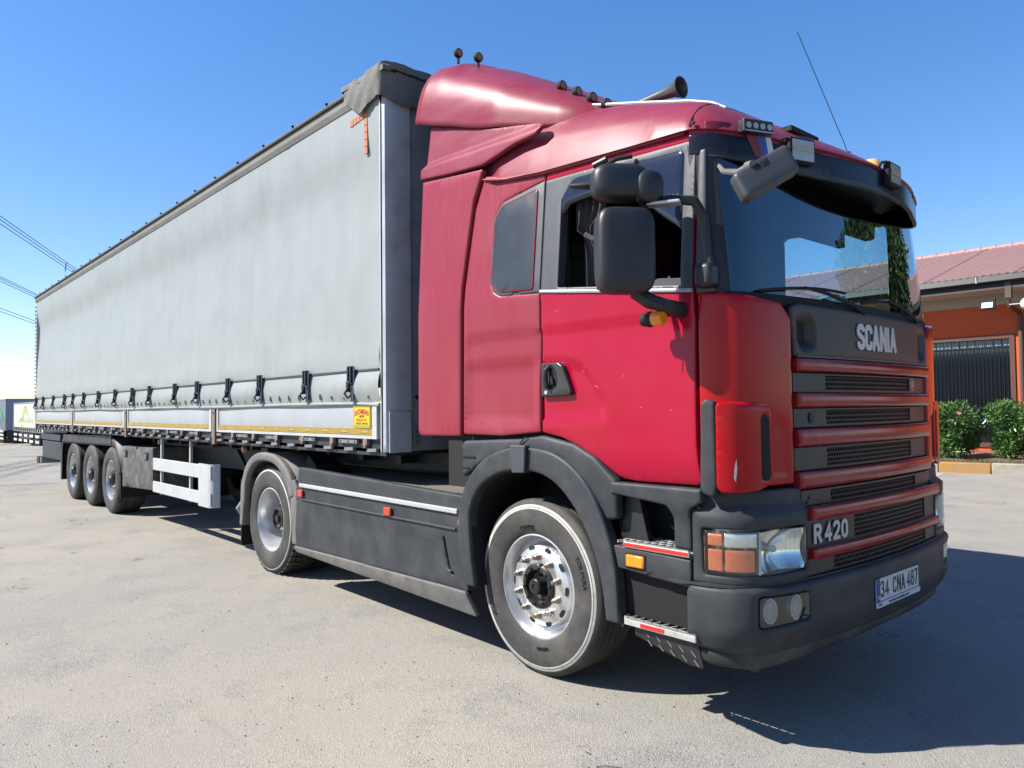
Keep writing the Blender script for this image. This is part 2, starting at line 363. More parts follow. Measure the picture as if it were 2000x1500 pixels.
    me = bpy.data.meshes.new(name); me.from_pydata([vs[i] for i in used], [], [tuple(ix[i] for i in q) for q in fs]); me.update()
    return finish(name, me, mats, parent, smooth=smooth)
def sstep(a, b, x): t = np.clip((x-a)/(b-a), 0, 1); return t*t*(3-2*t)
def pressed(loop, depth, soft=.02):
    lp = resamp(loop, .03)
    def fn(U, V):
        P = np.stack([U, V], 1); d = dist_to(P, lp); s = np.where(inside(P, lp), d, -d); return depth*sstep(-soft/2, soft/2, s)
    return fn
def text(body, name, size, mat, parent, fn, sx=1, bold=0, thick=.002, align='CENTER', italic=0):
    """flat lettering laid through fn(u,v,w)->xyz (u along, v up, w outwards)"""
    c = bpy.data.curves.new('t', 'FONT'); c.body = body; c.size = size; c.align_x = align; c.align_y = 'CENTER'; c.offset = bold; c.extrude = thick/2; c.resolution_u = 3; c.shear = italic
    o = bpy.data.objects.new('t', c); COL.objects.link(o); bpy.context.view_layer.update()
    me = bpy.data.meshes.new_from_object(o); bpy.data.objects.remove(o)
    for v in me.vertices: v.co = Vector(fn(v.co.x*sx, v.co.y, v.co.z+thick/2))
    return finish(name, me, mat, parent, smooth=0)

_oval = lambda x0, y0, x1, y1, n=16: [((x0+x1)/2+(x1-x0)/2*math.copysign(abs(math.cos(a))**.75, math.cos(a)), (y0+y1)/2+(y1-y0)/2*math.copysign(abs(math.sin(a))**.75, math.sin(a))) for a in np.linspace(0, 2*PI, n+1)]
GLYPH = {'S': [[(1, .76), (.93, .90), (.75, .98), (.5, 1), (.25, .98), (.06, .89), (0, .75), (.08, .62), (.3, .55), (.7, .46), (.93, .38), (1, .25), (.94, .10), (.75, .02), (.5, 0), (.25, .02), (.07, .10), (0, .26)]],
 'C': [[(1, .70), (.97, .86), (.8, .98), (.5, 1), (.2, .98), (.03, .86), (0, .7), (0, .3), (.03, .14), (.2, .02), (.5, 0), (.8, .02), (.97, .14), (1, .32)]],
 'A': [[(0, 0), (.5, 1)], [(.5, 1), (1, 0)], [(.2, .28), (.8, .28)]], 'N': [[(0, 0), (0, 1)], [(0, 1), (1, 0)], [(1, 0), (1, 1)]], 'I': [[(.5, 0), (.5, 1)]],
 'R': [[(0, 0), (0, 1)], [(0, 1), (.6, 1), (.88, .95), (1, .77), (.9, .58), (.62, .5), (0, .5)], [(.5, .5), (1, 0)]],
 '4': [[(.74, 0), (.74, 1), (0, .28)], [(0, .28), (1, .28)]], '2': [[(0, .72), (.05, .88), (.25, .99), (.5, 1), (.78, .98), (.98, .85), (.98, .68), (.8, .48), (0, 0)], [(0, 0), (1, 0)]],
 '0': [_oval(0, 0, 1, 1)], '3': [[(0, .78), (.08, .92), (.3, 1), (.65, 1), (.92, .92), (.98, .76), (.88, .6), (.6, .54), (.35, .53)], [(.6, .54), (.9, .46), (1, .28), (.95, .1), (.7, .0), (.3, 0), (.07, .08), (0, .24)]],
 '8': [_oval(.06, .53, .94, 1), _oval(0, 0, 1, .53)], '7': [[(0, 1), (1, 1)], [(1, 1), (.32, 0)]]}
def strokes(body, name, h, w_, gap, t, mat, parent, fn, thick=.003, narrow='I'):
    """lettering built from mitred strokes, centred, laid through fn(u,v,w)"""
    ws = [(.0 if c_ in narrow else w_*.9 if c_ != ' ' else w_*.55) for c_ in body]; tot = sum(ws)+(gap+t)*(len(body)-1); x = -tot/2; b = B()
    for c_, wc in zip(body, ws):
        for li, st in enumerate(GLYPH.get(c_, [])):
            P_ = [Vector((x+(p*wc if c_ not in narrow else 0), -h/2+t/2+q*(h-t))) for p, q in st]; cl = (P_[0]-P_[-1]).length < 1e-6 and len(P_) > 3; L, Rr = [], []
            for i, p in enumerate(P_):
                a = P_[i-1] if i > 0 else (P_[-2] if cl else p); c2_ = P_[i+1] if i < len(P_)-1 else (P_[1] if cl else p)
                d1 = (p-a).normalized() if (p-a).length > 0 else (c2_-p).normalized(); d2 = (c2_-p).normalized() if (c2_-p).length > 0 else d1
                n_ = Vector((-(d1+d2).y, (d1+d2).x)).normalized(); k = min(1/max(n_.dot(Vector((-d1.y, d1.x))), .4), 1.6)
                e = Vector((0, 0))
                if not cl and len(P_) <= 3 and i in (0, len(P_)-1): e = (d1 if i else -d2)*t*.5
                L.append(p+n_*t/2*k+e); Rr.append(p-n_*t/2*k+e)
            top = thick+li*.0004; n = len(P_)
            vs = [fn(q.x, q.y, top) for q in L]+[fn(q.x, q.y, top) for q in Rr]+[fn(q.x, q.y, 0) for q in L]+[fn(q.x, q.y, 0) for q in Rr]
            fs = []
            for i in range(n-1): fs += [(i, i+1, n+i+1, n+i), (i, 2*n+i, 2*n+i+1, i+1), (n+i+1, 3*n+i+1, 3*n+i, n+i)]
            fs += [(0, n, 3*n, 2*n), (n-1, 3*n-1, 4*n-1, 2*n-1)]; b.add(vs, fs)
        x += wc+gap+t
    return b.build(name, mat, parent, smooth=0)
# ------------------------------------------------------------------ setting: ground
def gz(x): t = min(max((-x-25)/50, 0), 1); return -1.0*t*t*(3-2*t)
def ground():
    xs = sorted(set([-1500, -700, -300, -160, -110]+list(np.arange(-90, -24, 5.))+[-24, -10, 0, 10, 40, 200, 1500])); ys = [-1500, -300, -40, -10, 0, 10, 30, 60, 150, 400, 1500]
    v = [(x, y, gz(x)) for x in xs for y in ys]; n = len(ys)
    fs = [(i*n+j, (i+1)*n+j, (i+1)*n+j+1, i*n+j+1) for i in range(len(xs)-1) for j in range(n-1)]
    m = bpy.data.materials.new('dusty_asphalt'); m.use_nodes = True; N = m.node_tree.nodes; L = m.node_tree.links; b = N['Principled BSDF']
    tc = N.new('ShaderNodeTexCoord')
    def noise(s, d=6, r_=.6, sc_=(1, 1, 1)):
        mp = N.new('ShaderNodeMapping'); mp.inputs['Scale'].default_value = sc_; L.new(tc.outputs['Object'], mp.inputs[0])
        t = N.new('ShaderNodeTexNoise'); t.inputs['Scale'].default_value = s; t.inputs['Detail'].default_value = d; t.inputs['Roughness'].default_value = r_; L.new(mp.outputs[0], t.inputs['Vector']); return t.outputs[0]
    def mr(s, a, c, lo=0, hi=1):
        q = N.new('ShaderNodeMapRange'); q.inputs[1].default_value = a; q.inputs[2].default_value = c; q.inputs[3].default_value = lo; q.inputs[4].default_value = hi; L.new(s, q.inputs[0]); return q.outputs[0]
    def mixc(fac, a, c):
        q = N.new('ShaderNodeMix'); q.data_type = 'RGBA'; L.new(fac, q.inputs[0])
        for i, z in ((6, a), (7, c)):
            if isinstance(z, tuple): q.inputs[i].default_value = (*z, 1)
            else: L.new(z, q.inputs[i])
        return q.outputs[2]
    def mul(a, c):
        q = N.new('ShaderNodeMath'); q.operation = 'MULTIPLY'
        for i, z in enumerate((a, c)):
            if isinstance(z, float): q.inputs[i].default_value = z
            else: L.new(z, q.inputs[i])
        return q.outputs[0]
    big = noise(.35, 5); mid = noise(1.3, 7, .68); fine = noise(60, 4, .7); fine2 = noise(130, 3, .7)
    grav = mr(mid, .50, .66)                       # patches where the stones stand bare of dust
    c = mixc(mr(big, .38, .66), (.210, .202, .182), (.268, .240, .196))
    c = mixc(mul(grav, .75), c, (.165, .165, .16))
    vo = N.new('ShaderNodeTexVoronoi'); vo.inputs['Scale'].default_value = 125; L.new(tc.outputs['Object'], vo.inputs['Vector'])
    stone = mr(vo.outputs['Distance'], .15, .6, 1, 0)
    sp = mixc(vo.outputs['Color'], (.10, .10, .10), (.42, .40, .36))
    cs = N.new('ShaderNodeSeparateColor'); L.new(vo.outputs['Color'], cs.inputs[0])
    spot = mixc(cs.outputs[0], (.07, .07, .068), (.50, .48, .43))
    c = mixc(mul(mul(stone, mr(mid, .36, .64, .32, .85)), .9), c, spot)
    c = mixc(mul(mr(fine, .60, .75), .55), c, (.07, .065, .06))
    strk = noise(2.2, 6, .7, (.12, 1, 1)); c = mixc(mul(mr(strk, .60, .70), .35), c, (.11, .105, .10))
    v2 = N.new('ShaderNodeTexVoronoi'); v2.inputs['Scale'].default_value = .42
    wv = N.new('ShaderNodeVectorMath'); wv.operation = 'ADD'; wm = N.new('ShaderNodeTexNoise'); wm.inputs['Scale'].default_value = 3; L.new(tc.outputs['Object'], wm.inputs['Vector']); L.new(tc.outputs['Object'], wv.inputs[0]); L.new(wm.outputs['Color'], wv.inputs[1]); L.new(wv.outputs[0], v2.inputs['Vector'])
    c = mixc(mul(mr(v2.outputs['Distance'], .13, .03), mr(mid, .42, .60, .05, .5)), c, (.085, .08, .075))      # old oil drips
    v3 = N.new('ShaderNodeTexVoronoi'); v3.feature = 'DISTANCE_TO_EDGE'; v3.inputs['Scale'].default_value = .17; L.new(wv.outputs[0], v3.inputs['Vector'])
    c = mixc(mul(mr(v3.outputs['Distance'], .0028, .0006), mr(mid, .53, .60)), c, (.07, .066, .06))               # hairline cracks
    L.new(c, b.inputs['Base Color']); b.inputs['Roughness'].default_value = .92; b.inputs['Specular IOR Level'].default_value = .2
    h = N.new('ShaderNodeMath'); h.operation = 'MULTIPLY_ADD'; L.new(mul(stone, mr(mid, .35, .66, .35, 1.)), h.inputs[0]); h.inputs[1].default_value = .8; L.new(mul(fine2, .5), h.inputs[2])
    bp = N.new('ShaderNodeBump'); bp.inputs['Strength'].default_value = .6; bp.inputs['Distance'].default_value = .006; L.new(h.outputs[0], bp.inputs['Height'])
    bp2 = N.new('ShaderNodeBump'); bp2.inputs['Strength'].default_value = .2; bp2.inputs['Distance'].default_value = .05; L.new(mid, bp2.inputs['Height']); L.new(bp.outputs[0], bp2.inputs['Normal']); L.new(bp2.outputs[0], b.inputs['Normal'])
    me = bpy.data.meshes.new('ground'); me.from_pydata(v, [], fs)
    tag(finish('ground', me, m, smooth=0), kind='structure')
ground()
# loose stones on the asphalt
def pebbles():
    b = B(); P = np.random.RandomState(3)
    for i in range(2600):
        a = P.uniform(-1.6, .35); d = 1.4+P.rand()**1.5*9; yaw = YAW+P.uniform(-.62, .5)
        x = CAM.x+math.sin(yaw)*d; y = CAM.y+math.cos(yaw)*d; s = P.uniform(.0015, .005)*(1.9 if P.rand() < .04 else 1)
        ph = P.rand()*6; v = [(x+math.cos(ph+k*1.57)*s*(1+.4*P.rand()), y+math.sin(ph+k*1.57)*s*(.7+.4*P.rand()), 0) for k in range(4)]
        t = [(x+P.uniform(-.4, .4)*s+math.cos(ph+k*1.57)*s*.5, y+P.uniform(-.4, .4)*s+math.sin(ph+k*1.57)*s*.5, s*P.uniform(.7, 1.1)) for k in range(4)]
        b.add(v+t, [(4, 5, 6, 7)]+[(k, (k+1) % 4, 4+(k+1) % 4, 4+k) for k in range(4)], int(P.rand() < .25))
    tag(b.build('loose_gravel', [pm('pebble', (.27, .25, .22), .9, c2=(.2, .19, .18), scale=30), pm('dark_pebble', (.06, .055, .05), .9)], smooth=0), 'small loose stones scattered over the dusty asphalt in front of the truck', 'gravel', kind='stuff')
pebbles()
# tar-filled cracks on the far left of the yard
def cracks():
    b = B(); P = np.random.RandomState(5)
    for (x0, y0, x1, y1, w0) in ((-24, -4, -21, 4, .05), (-31, -3, -27, 5, .05), (-18, -3.5, -15.6, .5, .03), (-40, -2, -36, 8, .07)):
        n = 40; wob = 0; L_ = []
        for i in range(n+1):
            t = i/n; wob += P.uniform(-.08, .08); L_.append((x0+(x1-x0)*t+wob, y0+(y1-y0)*t))
        vs = [(x+s*w0*P.uniform(.4, 1), y, gz(x)+.004) for x, y in L_ for s in (-1, 1)]
        b.add(vs, [(2*i, 2*i+1, 2*i+3, 2*i+2) for i in range(n)])
    tag(b.build('tar_seam', pm('tar', (.06, .058, .055), .8), smooth=0), kind='structure')
cracks()
# ------------------------------------------------------------------ planted strip, kerb, marking
KD = Vector((.985, .172, 0)).normalized(); KP = Vector((-3.19, 15.38, 0)); KN = Vector((-KD.y, KD.x, 0))
def kp(s, t, z=0): q = KP+KD*s+KN*t; return (q.x, q.y, z)
strip = B(); ns = 60
vv = []
for i in range(ns+1):
    s = -16+30*i/ns
    for j, t in enumerate((.20, .7, 1.3, 2.2, 3.6, 6.0)): vv.append(kp(s, t, .19+.05*math.sin(i*1.7+j*2)*(0 < j < 5)))
strip.add(vv, [(i*6+j, (i+1)*6+j, (i+1)*6+j+1, i*6+j+1) for i in range(ns) for j in range(5)])
tag(strip.build('planting_bed', M['soil'], smooth=60), kind='structure')
kerb = root('kerb', kp(0, 0), 'kerb of alternating orange and bare whitish painted stones below the hedge', 'kerb')
L_ = 1.0
for i in range(-14, 12):
    s0 = i*L_+.05; b = B(); j = .008*((i*7) % 3-1)
    b.add([kp(s0+.006, j, -.05), kp(s0+L_-.006, j, -.05), kp(s0+L_-.006, .2, -.05), kp(s0+.006, .2, -.05), kp(s0+.006, j+.015, .235+j), kp(s0+L_-.006, j+.015, .235+j), kp(s0+L_-.006, .2, .235+j), kp(s0+.006, .2, .235+j)],
          [(0, 3, 2, 1), (4, 5, 6, 7), (0, 1, 5, 4), (1, 2, 6, 5), (2, 3, 7, 6), (3, 0, 4, 7)])
    b.build('kerb_stone', M['kerb_orange' if i % 2 == 0 else 'kerb_white'], kerb, bevel=.02)
mk = B(); mk.add([(-3.05, 15.12, .004), (-2.93, 15.12, .004), (-2.62, 13.4, .004), (-2.78, 13.4, .004)], [(0, 1, 2, 3)])
mk.add([(-9, 13.2, .004), (-2.78, 13.4, .004), (-2.66, 13.52, .004), (-9, 13.32, .004)], [(0, 1, 2, 3)])
tag(mk.build('bay_marking', pm('worn_line_paint', (.62, .61, .57), .8, c2=(.4, .38, .34), mix=.9, scale=9), smooth=0), kind='structure')
# grass tufts in the bed
gt = B(); P = np.random.RandomState(11)
for i in range(5200):
    s = P.uniform(-2.5, 6); t = .22+abs(P.normal(0, .35)); x, y, z = kp(s, t, .19); h = P.uniform(.03, .13); a = P.rand()*6.28; dx, dy = math.cos(a)*.006, math.sin(a)*.006; lx, ly = P.normal(0, .03, 2)
    gt.add([(x-dx, y-dy, z), (x+dx, y+dy, z), (x+lx, y+ly, z+h)], [(0, 1, 2)])
tag(gt.build('grass', M['grass'], smooth=0), 'thin dry grass along the painted kerb below the bushes', 'grass', kind='stuff')

def leaf_cloud(bld, P, n, sample, size, up=.4, wid=.2, mi=0):
    for _ in range(n):
        p, dirn = sample(P); d = Vector(dirn)+Vector(P.normal(0, .55, 3)); d.z += up; d.normalize()
        s = size*P.uniform(.6, 1.25); side = d.cross(Vector(P.normal(0, 1, 3))).normalized()*s*wid; nrm = d.cross(side).normalized()*s*.06
        p = Vector(p); bld.add([p, p+d*s*.5+side+nrm, p+d*s, p+d*s*.5-side+nrm], [(0, 1, 2, 3)], mi)
def bush(name, c, rx, ry, h, label, seed, n):
    rt = root(name, (c[0], c[1], .19), label, 'bush', 'oleander bushes in front of the orange building'); P = np.random.RandomState(seed)
    st = B()
    for k in range(9):
        a = P.rand()*6.28; q = (c[0]+math.cos(a)*rx*.65, c[1]+math.sin(a)*ry*.65, .19+h*.75)
        st.tube([(c[0]+math.cos(a)*.1, c[1]+math.sin(a)*.1, .12), ((c[0]+q[0])/2+math.cos(a)*.05, (c[1]+q[1])/2, .19+h*.4), q], [.022, .015, .007], 5)
    st.build('stem', M['bark'], rt)
    lumps = [(P.uniform(-1, 1)*rx*.80, P.uniform(-1, 1)*ry*.75, P.uniform(.16, .86)*h, P.uniform(.24, .36)) for _ in range(46)]
    b = B()
    def smp(P):
        l = lumps[P.randint(len(lumps))]; v = P.normal(0, 1, 3); v /= np.linalg.norm(v); rr = l[3]*(P.rand()**.4)
        return (c[0]+l[0]+v[0]*rr, c[1]+l[1]+v[1]*rr, .19+max(l[2]+v[2]*rr*.9, .03)), v*.8
    leaf_cloud(b, P, n, smp, .125, .45, .15)
    tag(b.build('foliage', M['leaf'], rt, smooth=0), kind='stuff')
bush('oleander_bush', (-3.95, 17.6), .95, .7, 1.33, 'oleander bush right behind the truck grille, on the left of the gap in the hedge', 21, 16000)
bush('oleander_bush', (-1.75, 17.9), .98, .75, 1.30, 'oleander bush at the right picture edge beside the gap in the hedge', 22, 16000)
fl = B()
for k in range(5):
    a = k*1.256; fl.add([(-3.2, 17.0, 1.32), (-3.2+.05*math.cos(a), 16.98, 1.32+.05*math.sin(a)), (-3.2+.06*math.cos(a+.5), 16.97, 1.32+.06*math.sin(a+.5)), (-3.2+.05*math.cos(a+1), 16.98, 1.32+.05*math.sin(a+1))], [(0, 1, 2, 3)])
tag(fl.build('blossom', pm('pink_petal', (.75, .25, .32), .6), bpy.data.objects['oleander_bush'], smooth=0), 'pink flower')

# ------------------------------------------------------------------ orange building
bld = root('orange_building', (-4, 21, 0), 'single-storey orange building with dusty pink sheet roof and barred dark window', 'building')
WX0, WX1 = -5.5, -3.19                                   # window opening
b = B()
for (x0, x1, z0, z1) in ((-22, WX0-.12, 0, 4.42), (WX1+.12, 9, 0, 4.42), (WX0-.12, WX1+.12, 3.43, 4.42), (WX0-.12, WX1+.12, 0, .3)): b.box((x0, 21, z0), (x1, 21.25, z1+(.2 if z1 > 4 else 0)))
b.box((-22, 21.25, 0), (-21.75, 30, 4.42)); b.box((8.75, 21.25, 0), (9, 30, 4.42)); b.box((-22, 30, 0), (9, 30.25, 4.42))
b.build('wall', M['orangewall'], bld, smooth=0)
B().box((-22, 20.985, 4.26), (9, 21.0, 4.58)).build('wall_band', pm('beige_render', (.40, .34, .28), .85, c2=(.36, .30, .25), scale=.8, k=.9), bld, smooth=0)
wf = B()
for a_, c_ in (((WX0-.12, 20.96, .3), (WX0, 21.2, 3.43)), ((WX1, 20.96, .3), (WX1+.12, 21.2, 3.43)), ((WX0, 20.96, 3.31), (WX1, 21.2, 3.43)), ((WX0, 20.96, .3), (WX1, 21.2, .42))): wf.box(a_, c_)
win = wf.build('window', M['brownframe'], bld, smooth=0)
B().box((WX0, 21.12, .42), (WX1, 21.14, 3.31)).build('pane', M['winglass'], win, smooth=0)
for i in range(11): B().box((WX0+.02+i*.209, 21.09, 3.12), (WX0+.19+i*.209, 21.11, 3.29)).build('pane', M['skyglass'], win, smooth=0)
for i in range(23): B().tube([(WX0+.05+i*.1, 21.0, .40), (WX0+.05+i*.1, 21.0, 3.32)], .009, 6).build('bar', M['black'], win)
for zc in (1.38, 3.06): B().box((WX0, 20.985, zc), (WX1, 20.998, zc+.03)).build('crossbar', M['black'], win, smooth=0)
B().box((-22.6, 19.98, 4.57), (9.6, 21.3, 4.62)).build('soffit', M['soffit'], bld, smooth=0)
B().box((-22.6, 19.96, 4.62), (9.6, 20.0, 4.80)).build('fascia', M['gutter'], bld, smooth=0)
GZ = .15
gp = [(19.86, 4.80), (19.80, 4.62), (19.86, 4.57), (19.955, 4.57), (19.955, 4.80), (19.93, 4.80), (19.93, 4.60), (19.88, 4.60), (19.83, 4.64), (19.88, 4.80)]
B().prism([(a_, b_+GZ) for a_, b_ in gp], 'x', -22.6, 9.6).build('gutter', M['gutter'], bld, smooth=0)
B().box((-3.62, 19.80, 4.75), (-3.60, 19.87, 4.93)).build('gutter_clip', M['white'], bld, smooth=0)
B().box((-2.98, 19.93, 4.3), (-2.84, 20.07, 4.75)).tube([(-2.91, 20.0, 4.25), (-2.91, 20.05, 4.1), (-2.91, 20.90, 3.98), (-2.91, 20.93, 3.8), (-2.91, 20.93, .1)], .055, 10).build('downpipe', pm('brown_pipe', (.13, .085, .07), .6), bld)
SH = B(); NX, NY = 36, 15                                  # one pressed roof sheet, shared
sv = []; W1 = 1.1; SL = math.atan2(1.74, 5.6)
for j in range(NY):
    for e in (0, 1):
        v_ = (j+e*.995)/NY*6.02
        for i in range(NX+1):
            x = W1*i/NX*1.0; h = .018*math.cos(2*PI*x/.183)+ (.028 if e == 0 else .0)
            y_ = v_*math.cos(SL)-h*math.sin(SL); z_ = v_*math.sin(SL)+h*math.cos(SL); sv.append((x, y_, z_))
SH.add(sv, [(k*(NX+1)+i, k*(NX+1)+i+1, (k+1)*(NX+1)+i+1, (k+1)*(NX+1)+i) for k in range(2*NY-1) for i in range(NX)])
sh0 = finish('roof_sheet', SH.mesh(), M['rooftile'], bld, shift=False, smooth=30); 
BO = Vector((-4, 21, 0))
for i in range(29):
    o = sh0 if i == 0 else inst(sh0, 'roof_sheet', (0, 0, 0), bld)
    o.location = Vector((-22.5+i*1.1, 19.85, 4.90+.012*(i % 2)))-BO
rc = B()
for i in range(70):
    x = -22.5+i*.457; rc.lathe([(.13, 0), (.145, .46)], (x, 25.52, 6.63), 'x', 10, a0=-.3, a1=PI+.3)
rc.build('ridge_cap', M['rooftile'], bld)
B().add([(-22.5, 25.5, 6.7), (9.4, 25.5, 6.7), (9.4, 31, 4.8), (-22.5, 31, 4.8)], [(0, 1, 2, 3)]).build('back_slope', M['rooftile'], bld, smooth=0)
fl_ = root('floodlight', (-3.35, 20.0, 4.3), 'small black square floodlight fixed under the gutter near the downpipe', 'floodlight')
B().box((-3.53, 19.78, 4.02), (-3.17, 19.84, 4.34), rot=Matrix.Rotation(-.25, 3, 'X')).build('housing', M['black'], fl_, smooth=0, bevel=.008)
B().box((-3.48, 19.765, 4.05), (-3.22, 19.776, 4.20), rot=Matrix.Rotation(-.25, 3, 'X'), c=(-3.35, 19.81, 4.18)).build('lens', M['plate_white'], fl_, smooth=0)
B().box((-3.37, 19.84, 4.25), (-3.33, 19.99, 4.35)).build('bracket', M['black'], fl_, smooth=0)
gl = root('globe_lamp', (-2.55, 20.9, 4.1), 'round white globe lamp on a short arm beside the downpipe', 'lamp')
b = B(); b.lathe([(.001, -.17)]+[(.17*math.cos(a), .17*math.sin(a)) for a in np.linspace(-1.4, 1.4, 13)]+[(.001, .17)], (-2.48, 19.95, 4.10), 'z', 24); b.build('globe', M['globe'], gl)
B().tube([(-2.64, 19.98, 4.12), (-2.9, 19.98, 4.12)], .015, 6).build('arm', M['white'], gl)

# ------------------------------------------------------------------ shade tree right of the view (seen mirrored in the windscreen)
def tree(name, c, h, R, label, seed, n, size):
    P = np.random.RandomState(seed); rt = root(name, c, label, 'tree'); t = B()
    t.tube([(c[0], c[1], -.1), (c[0]+.1, c[1], h*.2), (c[0]-.05, c[1]+.1, h*.42), (c[0]+.1, c[1], h*.7)], [.26, .2, .15, .06], 10); lumps = []
    for k in range(34):
        a = P.rand()*6.28; el = P.uniform(-.25, 1.2); rr = R*P.uniform(.35, .95); q = (c[0]+math.cos(a)*math.cos(el)*rr, c[1]+math.sin(a)*math.cos(el)*rr, h*.55+math.sin(el)*rr*.95); lumps.append((q, P.uniform(.5, .95)*R/3))
        if k < 14: t.tube([(c[0], c[1], h*P.uniform(.25, .5)), ((c[0]+q[0])/2, (c[1]+q[1])/2, (h*.4+q[2])/2), q], [.09, .05, .02], 6)
    t.build('trunk', M['bark'], rt); b = B()
    def smp(P):
        q, s = lumps[P.randint(len(lumps))]; v = P.normal(0, 1, 3); v /= np.linalg.norm(v); rr = s*P.rand()**.35
        return (q[0]+v[0]*rr, q[1]+v[1]*rr, q[2]+v[2]*rr*.8), v
    leaf_cloud(b, P, n, smp, size, -.25, .22)
    tag(b.build('crown', M['leafd'], rt, smooth=0), kind='stuff')
tree('shade_tree', (3.7, 9.3, 0), 6.2, 2.7, 'leafy green shade tree mirrored in the right side of the windscreen', 31, 22000, .19)
# ------------------------------------------------------------------ timber beam, overhead lines
tb = B().box((-24.0, 1.42, 0), (-23.78, 6.4, .21), rot=Matrix.Rotation(.18, 3, 'Z'), c=(-23.9, 1.42, 0)).build('timber_beam', M['wood'], loc=(-23.9, 1.5, 0), bevel=.01)
tag(tb, 'long dark weathered timber beam lying on the yard behind the trailer wheels', 'beam')
WD = Vector((-.91348, .40688, 0))
LK = 2.34                                                    # the lines hang about 26 m up
def lift(p): return CAM+(p-CAM)*LK
def wire(p, z):
    p = lift(Vector((p[0], p[1], z))); return [p-WD*200, p-WD*60, p, p+WD*400]
gi = 0
for grp, lst in (('upper', (((-44.2, 2.81), 12.0), ((-45.1, 2.92), 12.0), ((-45.2, 2.93), 11.8))), ('middle', (((-65.3, 5.37), 12.0), ((-66.3, 5.5), 12.0), ((-66.3, 5.5), 11.8))), ('lower', (((-86, 7.9), 12.0), ((-87, 8.0), 11.8)))):
    pos = {'upper': 'highest at the left, with a small spacer', 'middle': 'in the middle of the three bundles', 'lower': 'lowest of all, just above the background trailers'}[grp]
    pl_ = lift(Vector((lst[0][0][0], lst[0][0][1], 12))); rt = root('power_line', tuple(pl_), 'overhead cables '+pos, 'power line', 'overhead power lines crossing the left sky')
    for p, z in lst: B().tube(wire(p, z), {'upper': .05, 'middle': .06, 'lower': .07}[grp], 5).build('cable', M['cable'], rt)
    if grp == 'upper':
        q = lift(Vector((-44.2, 2.81, 12))+WD*13); q2 = lift(Vector((-45.2, 2.93, 11.8))+WD*13)
        B().tube([q, (q+q2)/2+Vector((0, 0, .05)), q2+Vector((0, 0, -.5)), q2+Vector((.6, -.2, -.7))], .07, 5).build('spacer', M['cable'], rt)
for nm, P0, lb in (('utility_pole', lift(Vector((-66.3, 5.5, 12)))+WD*400, 'distant steel pole carrying the overhead lines, hidden behind the trailer'), ('utility_pole', lift(Vector((-66.3, 5.5, 12)))-WD*200, 'steel pole carrying the overhead lines outside the left of the picture')):
    rt = root(nm, (P0.x, P0.y, -1), lb, 'pole')
    B().tube([(P0.x, P0.y, -1), P0+Vector((0, 0, 2))], [.5, .25], 10).build('mast', M['galv'], rt)
    pr = Vector((WD.y, -WD.x, 0)); B().tube([P0+Vector((0, 0, .1))-pr*40, P0+Vector((0, 0, .1))+pr*40], .15, 6).build('cross_arm', M['galv'], rt)

# ------------------------------------------------------------------ parked trailers far left
def far_trailer(name, loc, ang, L, H, Wd, mats, label, kind):
    z0 = gz(loc[0])
    rt = root(name, (loc[0], loc[1], z0), label, 'trailer', 'trailers parked at the far end of the yard')
    R = Matrix.Rotation(ang, 3, 'Z'); o = Vector((loc[0], loc[1], z0))
    def T(p): return R @ Vector(p)+o
    def bx(bb, a, c, mi=0):
        n0 = len(bb.v); bb.box(a, c, mi)
        for i in range(n0, len(bb.v)): bb.v[i] = tuple(T(bb.v[i]))
        return bb
    body = bx(B(), (0, 0, 1.15), (L, Wd, H)).build('box_body', mats[0], rt, smooth=0, bevel=.03)
    fr = B()
    for zz in (1.12, H-.05): bx(fr, (-.02, -.02, zz), (L+.02, .03, zz+.09)); bx(fr, (-.02, -.02, zz), (.03, Wd+.02, zz+.09)); bx(fr, (L-.03, -.02, zz), (L+.02, Wd+.02, zz+.09))
    for (xx, yy) in ((0, 0), (L, 0), (0, Wd), (L, Wd)): bx(fr, (xx-.04, yy-.04, 1.12), (xx+.04, yy+.04, H+.04))
    fr.build('frame', M['galv'], rt, smooth=0)
    lo = B(); bx(lo, (.4, .35, .55), (L-.4, Wd-.35, 1.12)); bx(lo, (L-.5, .1, .45), (L-.1, Wd-.1, .60)); lo.build('chassis', M['chassis'], rt, smooth=0)
    for k in range(3):
        for yy in (.05, Wd-.35):
            wb = B(); wb.lathe([(.25, .02), (.27, 0), (.46, 0), (.5, .05), (.5, .25), (.46, .3)], (0, 0, 0), 'y', 20)
            for i in range(len(wb.v)): p = wb.v[i]; wb.v[i] = tuple(T((p[0]+L-2.2-k*1.3, p[1]+yy, p[2]+.5)))
            wb.build('wheel', M['rubber'], rt)
    return rt, T, bx
rt, T, bx = far_trailer('parked_trailer', (-64.2, 6.2), 0, 12, 3.15, 2.5, [M['farwhite']], 'cream-white curtain trailer with faded pale green print, seen beside the grey trailer corner', 0)
gb = lambda: B()
def on_side(u_, v_, w_): return T((u_, -.006-w_, v_))
def stripe(pts, mt='fargreen', nm='print'): B().add([on_side(*p, .004) for p in pts], [tuple(range(len(pts)))]).build(nm, M[mt], rt, smooth=0)
stripe([(3.4, 1.9), (3.8, 1.9), (5.0, 2.5), (5.4, 2.8), (5.0, 2.95), (4.2, 2.65)]); stripe([(5.0, 2.95), (5.8, 2.7), (6.2, 2.2), (5.9, 2.2), (5.4, 2.6)])
for k_ in range(7): stripe([(2.4+k_*.85, 1.75), (2.9+k_*.85, 1.75), (2.9+k_*.85, 2.0+.1*(k_ % 3)), (2.4+k_*.85, 1.95)])
stripe([(3.4, 1.6), (4.0, 1.6), (4.4, 1.3), (4.0, 1.22), (3.8, 1.4)])
